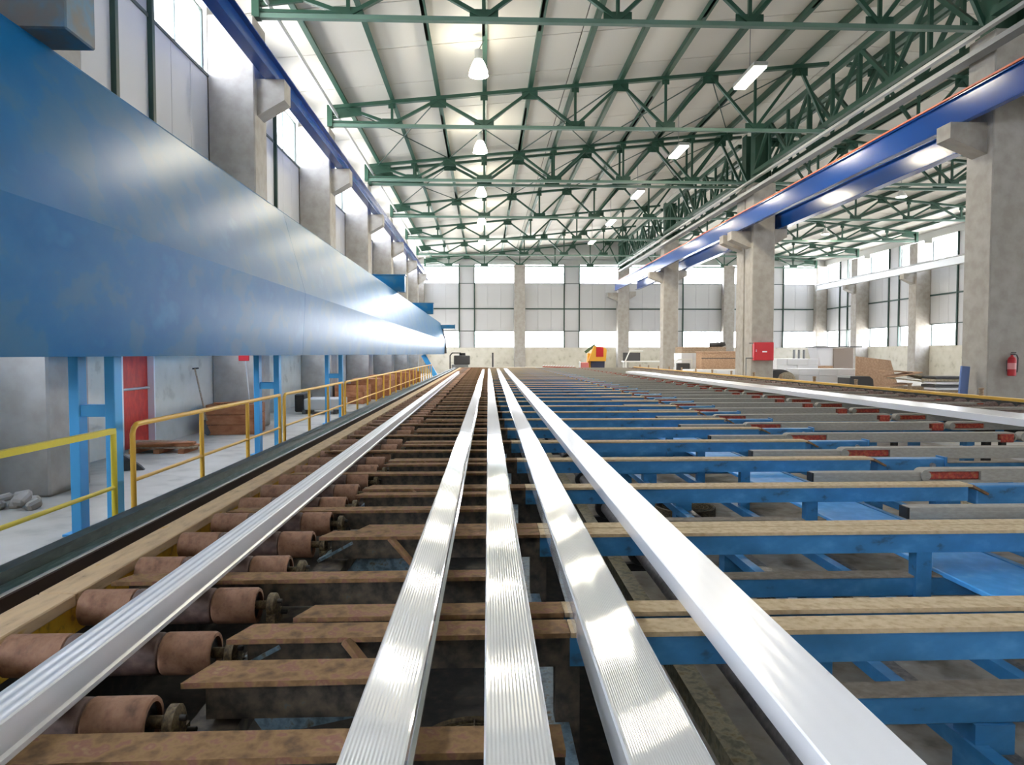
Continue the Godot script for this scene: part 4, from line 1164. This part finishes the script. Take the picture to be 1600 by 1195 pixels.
func build_right_clutter() -> void:
	# fire gear
	var e := thing("fire_extinguisher", "red fire extinguisher hanging on the right edge pillar", "fire extinguisher", Vector3(11.79, 1.16, -15.6))
	part("cylinder", MB.new().lathe(Vector3(0, 0, 0), Vector3.UP, [Vector2(0, 0.0), Vector2(0, 0.075), Vector2(0.02, 0.085), Vector2(0.36, 0.085), Vector2(0.41, 0.065), Vector2(0.44, 0.03), Vector2(0.47, 0.025), Vector2(0.47, 0.0)], 20), M.red, e)
	part("valve", MB.new().cbx(Vector3(-0.02, 0.47, -0.03), Vector3(0.02, 0.5, 0.09), 0.005).cbx(Vector3(-0.015, 0.51, -0.02), Vector3(0.015, 0.53, 0.11), 0.004), M.dark_grey, e)
	part("hose", MB.new().tube([Vector3(0.02, 0.48, 0.02), Vector3(0.09, 0.47, 0.02), Vector3(0.115, 0.4, 0.03), Vector3(0.11, 0.15, 0.03), Vector3(0.1, 0.08, 0.03)], 0.013, 8), M.dark_grey, e)
	part("label_sticker", MB.new().lathe(Vector3(0, 0.15, 0), Vector3.UP, [Vector2(0, 0.0855), Vector2(0.14, 0.0855)], 20), plain(c8(226, 150, 150), 0.5), e)
	part("bracket", MB.new().bx(Vector3(-0.05, 0.1, -0.1), Vector3(0.05, 0.35, -0.08)), M.dark_grey, e)
	var h := thing("hose_cabinet", "red fire hose cabinet with a small white plate on the pillar", "hose cabinet", Vector3(11.76, 1.38, -29.97))
	part("box", MB.new().cbx(Vector3(-0.42, 0, -0.02), Vector3(0.42, 0.76, 0.2), 0.015), M.red, h)
	var hd := part("door", MB.new().cbx(Vector3(-0.39, 0.03, 0.2), Vector3(0.39, 0.73, 0.215), 0.005), M.red, h)
	part("name_plate", MB.new().bx(Vector3(-0.08, 0.34, 0.215), Vector3(0.12, 0.4, 0.22)), M.white, hd)
	part("handle", MB.new().bx(Vector3(-0.36, 0.36, 0.215), Vector3(-0.33, 0.46, 0.235)), M.zinc, hd)
	part("pipe", MB.new().tube([Vector3(-0.42, 0.1, 0.08), Vector3(-0.72, 0.1, 0.08), Vector3(-0.72, -1.36, 0.08)], 0.025, 8), M.grey_steel, h)
	part("upper_pipe", MB.new().cyl(Vector3(-0.6, 0.72, 0.08), Vector3(-0.42, 0.72, 0.08), 0.025, 0.025, 8), M.grey_steel, h)
	# packs and boxes beyond the saw line, from the far left to the near right
	bundle("white wrapped profile pack on the floor left of the cabinet pillar", Vector3(11.9, 0, -36.6), Vector2i(5, 2), Vector3(2.9, 0.75, 2.2), M.wrap)
	bundle("tall white wrapped pack behind the brown carton", Vector3(12.3, 0, -40.5), Vector2i(4, 4), Vector3(2.6, 1.6, 1.6), M.wrap)
	var bt := crate("flat_crate", "low timber crate on top of the tall white pack", Vector3(12.3, 1.71, -40.5), Vector3(2.5, 0.32, 1.4), M.wood_pale, 0.0, "", true)
	bt.set_meta("category", "crate")
	for k in 5:
		whole("scrap_roll", MB.new().lathe(Vector3.ZERO, Vector3(1, 0.1 * k, 0.2).normalized(), [Vector2(-0.2, 0.0), Vector2(-0.2, 0.12), Vector2(0.2, 0.12), Vector2(0.2, 0.0)], 10), M.dark_grey, "grey roll heaped on the low crate on the tall white pack", "roll", "rolls on the low crate").position = Vector3(13.0 + 0.16 * k, 2.175 + 0.02 * (k % 2), -40.4 - 0.1 * k)
	var cb := thing("carton", "big brown cardboard carton left of the cabinet pillar", "carton", Vector3(12.75, 0, -38.6))
	part("sides", MB.new().cbox(Vector3(0, 0.86, 0), Vector3(2.2, 1.72, 1.0), 0.01), M.card, cb)
	part("lid", MB.new().cbx(Vector3(-1.14, 1.72, -0.54), Vector3(1.14, 1.8, 0.54), 0.01), M.card, cb)
	part("strap", MB.new().bx(Vector3(-1.105, 1.4, 0.5), Vector3(1.105, 1.44, 0.506)), M.dark_grey, cb)
	var sm := thing("small_machine", "small dark machine with a pale frame beside the thin far pillar", "machine", Vector3(10.85, 0, -39.0))
	part("body", MB.new().cbx(Vector3(-0.35, 0.5, -0.3), Vector3(0.35, 1.15, 0.3), 0.03), M.dark_grey, sm)
	part("base", MB.new().cbx(Vector3(-0.4, 0, -0.35), Vector3(0.4, 0.5, 0.35), 0.02), M.zinc, sm)
	part("bow", MB.new().tube([Vector3(-0.45, 0, 0.3), Vector3(-0.45, 1.2, 0.3), Vector3(-0.3, 1.35, 0.3), Vector3(0.45, 1.35, 0.3), Vector3(0.45, 0, 0.3)], 0.03), M.white, sm)
	# right of the cabinet pillar
	bundle("white wrapped profile pack just right of the cabinet pillar", Vector3(16.4, 0, -38.5), Vector2i(4, 4), Vector3(2.2, 1.3, 3.0), M.wrap)
	var cv := thing("arched_cover", "dark arched cover with a grey round end behind the yellow rail", "cover", Vector3(13.35, 0, -31.8))
	var arch := PackedVector2Array()
	for i in 13:
		arch.append(Vector2(cos(PI * i / 12) * 0.62, 0.55 + sin(PI * i / 12) * 0.42))
	arch.append(Vector2(-0.62, 0)); arch.append(Vector2(0.62, 0))
	part("hood", MB.new().ext(arch, Transform3D(Basis(), Vector3(-0.3, 0, -0.6)), 1.2), M.dark_grey, cv)
	part("round_end", MB.new().lathe(Vector3(0, 0.45, 0.6), Vector3(0, 0, 1), [Vector2(0, 0.42), Vector2(0.06, 0.4), Vector2(0.1, 0.3), Vector2(0.12, 0.0)], 20), M.card_grey, cv)
	var lb := bundle("long white wrapped profile pack behind the yellow rail", Vector3(15.2, 0, -31.8), Vector2i(3, 3), Vector3(2.7, 0.9, 1.4), M.wrap)
	var le := thing("black_hood", "black boxy hood at the right end of the long white pack", "hood", Vector3(15.6, 0, -29.6))
	part("shell", MB.new().ext(PackedVector2Array([Vector2(-0.5, 0), Vector2(0.55, 0), Vector2(0.5, 0.6), Vector2(0.35, 0.72), Vector2(-0.5, 0.72)]), Transform3D(Basis(), Vector3(0, 0, -0.5)), 1.0), M.dark_grey, le)
	part("rim", MB.new().bx(Vector3(-0.53, 0.66, -0.52), Vector3(-0.48, 0.75, 0.52)), M.zinc, le)
	var gm := thing("cutting_machine", "grey brown cabinet machine with a pale sloping guard in the right bay", "machine", Vector3(20.9, 0, -42.5))
	part("cabinet", MB.new().cbx(Vector3(-0.2, 0, -0.7), Vector3(1.0, 2.0, 0.7), 0.03), plain(c8(150, 136, 128), 0.6), gm)
	part("guard", MB.new().ext(PackedVector2Array([Vector2(-1.2, 2.05), Vector2(-0.2, 2.05), Vector2(-0.2, 0.95), Vector2(-0.9, 0.95)]), Transform3D(Basis(), Vector3(0, 0, -0.6)), 1.2), M.wrap, gm)
	part("table", MB.new().cbx(Vector3(-1.5, 0.8, -0.7), Vector3(-0.2, 0.95, 0.7), 0.02), M.card, gm)
	part("top", MB.new().cbx(Vector3(-1.3, 2.05, -0.75), Vector3(1.5, 2.1, 0.75), 0.01), M.dark_grey, gm)
	for x in [-1.4, -0.4]:
		part("leg", MB.new().bx(Vector3(x, 0, -0.6), Vector3(x + 0.1, 0.8, 0.6)), M.grey_steel, gm)
	var pc := thing("riser_pipes", "slim grey vertical pipes standing left of the cutting machine", "pipe", Vector3(18.4, 0, -42.0))
	for k in 3:
		part("pipe", MB.new().cyl(Vector3(0.3 * k, 0, 0), Vector3(0.3 * k, 1.9, 0), 0.07, 0.07, 10), M.grey_steel, pc)
	part("base", MB.new().cbx(Vector3(-0.2, 0, -0.3), Vector3(0.8, 0.1, 0.3), 0.01), M.grey_steel, pc)
	# cardboard
	var cs := whole("cardboard_sheet", MB.new().ext(PackedVector2Array([Vector2(-0.95, 0), Vector2(1.0, 0), Vector2(0.72, 1.4), Vector2(-0.78, 1.58)]), Transform3D(Basis(Vector3.RIGHT, -0.2), Vector3.ZERO), 0.04), M.card, "tall brown cardboard sheet propped up behind the yellow rail", "cardboard")
	cs.position = Vector3(16.7, 0, -29.9)
	var fl := [[16.4, 0.42, 1.0, 0.7, 0.2, -0.12], [16.9, 0.62, 1.3, 0.8, -0.2, 0.1], [16.7, 0.84, 1.2, 0.7, 0.1, -0.14], [17.4, 0.72, 1.0, 0.6, 0.3, 0.2], [16.4, 0.96, 1.1, 0.5, 0.0, 0.06]]
	var heap := thing("pallet_box", "low wooden pallet box under the flattened cardboard", "pallet", Vector3(16.8, 0, -28.0))
	part("side", MB.new().cbx(Vector3(-0.9, 0.1, -0.5), Vector3(0.9, 0.36, 0.5), 0.01), M.wood_pale, heap)
	for k in 3:
		part("block", MB.new().bx(Vector3(-0.85 + 0.75 * k, 0, -0.45), Vector3(-0.65 + 0.75 * k, 0.1, 0.45)), M.wood_pale, heap)
	for k in fl.size():
		var q: Array = fl[k]
		var s := whole("flattened_carton", MB.new().cbox(Vector3.ZERO, Vector3(q[2], 0.05, q[3]), 0.004, Basis(Vector3.UP, q[4]) * Basis(Vector3.FORWARD, q[5])), M.card_grey if k % 2 else M.card, "flattened carton in the heap beside the tall cardboard sheet, %s from below" % NTH[k], "carton", "flattened cartons in the heap")
		s.position = Vector3(q[0], q[1], -28.0)
	# striped profile stack and blue board
	var ps := thing("profile_stack", "stack of white and dark profiles left of the right edge pillar", "profile stack", Vector3(17.85, 0, -27.2))
	for j in 6:
		part("profile_row", MB.new().cbox(Vector3(0.0, 0.2 + 0.11 * j, 0), Vector3(1.25 - 0.05 * (j % 2), 0.09, 0.9), 0.01), [M.wood_pale, M.wrap, M.dark_grey, M.wrap, M.card_grey, M.dark_grey][j], ps)
	for k in 3:
		part("bearer", MB.new().bx(Vector3(-0.6 + 0.5 * k, 0, -0.45), Vector3(-0.5 + 0.5 * k, 0.155, 0.45)), M.wood, ps)
	var bb := whole("blue_board", MB.new().cbox(Vector3(0, 0.68, 0), Vector3(0.27, 1.36, 0.05), 0.006, Basis(Vector3.BACK, -0.07) * Basis(Vector3.UP, 0.35)), M.board_blue, "pale blue board leaning on the left side of the right edge pillar", "board")
	bb.position = Vector3(11.02, 0.01, -16.1)



# ---------------------------------------------------------------- machines at the far end
func build_far_machines() -> void:
	var y := thing("stretcher_head", "yellow machine head with a red panel and dark base at the far table end", "machine", Vector3(6.85, 0, -43.4))
	part("hood", MB.new().ext(PackedVector2Array([Vector2(-0.6, 1.22), Vector2(0.45, 1.22), Vector2(0.5, 1.9), Vector2(0.35, 2.08), Vector2(-0.25, 2.12), Vector2(-0.42, 1.75)]), Transform3D(Basis(), Vector3(0, 0, -0.5)), 1.0), M.machine_yellow, y)
	part("red_panel", MB.new().cbx(Vector3(-0.15, 1.48, 0.5), Vector3(0.3, 2.07, 0.53), 0.02), M.red, y)
	part("dark_base", MB.new().ext(PackedVector2Array([Vector2(-0.3, 0), Vector2(0.36, 0), Vector2(0.4, 1.22), Vector2(-0.38, 1.22)]), Transform3D(Basis(), Vector3(0, 0, -0.4)), 0.8), M.navy, y)
	part("side_column", MB.new().cbx(Vector3(-0.62, 0, -0.2), Vector3(-0.42, 1.7, 0.2), 0.02), M.machine_yellow, y)
	part("arm", MB.new().bar(Vector3(-0.75, 1.75, 0.1), Vector3(-0.15, 2.2, 0.1), 0.12, 0.16), M.olive, y)
	part("mast", MB.new().cyl(Vector3(-0.05, 2.1, 0), Vector3(-0.05, 2.4, 0), 0.03, 0.01, 8), M.grey_steel, y)
	var rb := thing("red_block", "small red block at the foot of the yellow machine", "machine block", Vector3(6.0, 0, -42.9))
	part("body", MB.new().cbx(Vector3(-0.25, 0, -0.3), Vector3(0.22, 1.15, 0.3), 0.03), plain(c8(206, 120, 116), 0.5), rb)
	part("edge", MB.new().cbx(Vector3(-0.33, 0, -0.1), Vector3(-0.25, 1.2, 0.3), 0.02), M.wrap, rb)
	for k in 12:
		var o := thing("chain_finger", "pale finger in the short slanting row left of the yellow machine", "finger", Vector3(5.35 - 0.14 * k, 0.87, -(42.95 + 0.3 * k)), "pale fingers by the yellow machine")
		part("finger", MB.new().bar(Vector3(-0.05, 0, 0), Vector3(0.05, 0.07, 0), 0.05, 0.05), M.wrap, o)
		part("block", MB.new().bx(Vector3(-0.06, -0.07, -0.1), Vector3(0.12, -0.01, 0.1)), M.drive_red, o)
		part("stalk", MB.new().bx(Vector3(-0.02, -0.07, -0.02), Vector3(0.02, 0.0, 0.02)), M.grease_shade, o)
	var d := thing("puller_carriage", "dark machine carriage at the far end of the roller table", "machine", Vector3(-1.67, 0, -47.9))
	part("body", MB.new().cbx(Vector3(-0.35, 0.95, -0.5), Vector3(0.7, 1.55, 0.5), 0.04), M.dark_grey, d)
	part("base", MB.new().cbx(Vector3(-0.5, 0, -0.5), Vector3(0.6, 0.95, 0.5), 0.03), M.grey_steel, d)
	part("frame", MB.new().tube([Vector3(-0.6, 0.3, 0.45), Vector3(-0.6, 1.55, 0.45), Vector3(-0.45, 1.72, 0.45), Vector3(0.1, 1.72, 0.45), Vector3(0.2, 1.55, 0.45)], 0.035), M.black, d)
	part("head", MB.new().cyl(Vector3(0.2, 1.55, 0), Vector3(0.2, 1.72, 0), 0.22, 0.2, 12), M.black, d)
	var bd := thing("blue_strut", "bright blue slanting strut under the far end of the girder", "strut", Vector3(-3.5, 0, -47.0))
	part("strut", MB.new().bar(Vector3(-0.5, 1.6, 0), Vector3(0.4, 0.05, 0), 0.25, 0.3), M.leg_blue, bd)
	part("foot", MB.new().bx(Vector3(0.2, 0, -0.25), Vector3(0.7, 0.05, 0.25)), M.leg_blue, bd)
	# the plain grey end of the table where the beams stop
	var ap := thing("table_apron", "grey end deck beyond the last blue beams", "deck", Vector3(0, 0, 0))
	part("deck", MB.new().cbx(Vector3(-1.3, 0.74, -42.8), Vector3(5.55, 0.8, -46.5), 0.01), M.belt, ap)
	for x in [-1.0, 2.0, 5.3]:
		part("leg", MB.new().bx(Vector3(x, 0, -43.0), Vector3(x + 0.1, 0.74, -46.3)), M.grey_steel, ap)
	var fp := thing("floor_post", "thin dark post standing before the far wall", "post", Vector3(0.6, 0, -52))
	part("tube", MB.new().cyl(Vector3.ZERO, Vector3(0, 1.75, 0), 0.06, 0.06, 10), M.dark_grey, fp)
	part("foot", MB.new().cyl(Vector3.ZERO, Vector3(0, 0.03, 0), 0.15, 0.15, 12), M.dark_grey, fp)
	var wt := thing("work_table", "pale worktable with odds and ends left of the thin far pillar", "table", Vector3(11.0, 0, -48.5))
	part("top", MB.new().cbx(Vector3(-1.6, 1.1, -0.5), Vector3(1.2, 1.18, 0.5), 0.01), M.white, wt)
	for x in [-1.5, 1.05]:
		for z in [-0.45, 0.35]:
			part("leg", MB.new().bx(Vector3(x, 0, z), Vector3(x + 0.1, 1.1, z + 0.1)), M.white, wt)
	part("back_panel", MB.new().cbx(Vector3(-1.5, 1.18, -0.48), Vector3(-0.3, 1.75, -0.42), 0.01), M.dark_grey, wt)
	part("hoop", MB.new().tube([Vector3(-1.5, 1.18, 0.4), Vector3(-1.2, 1.85, 0.4), Vector3(-0.3, 1.85, 0.4)], 0.04), M.white, wt)
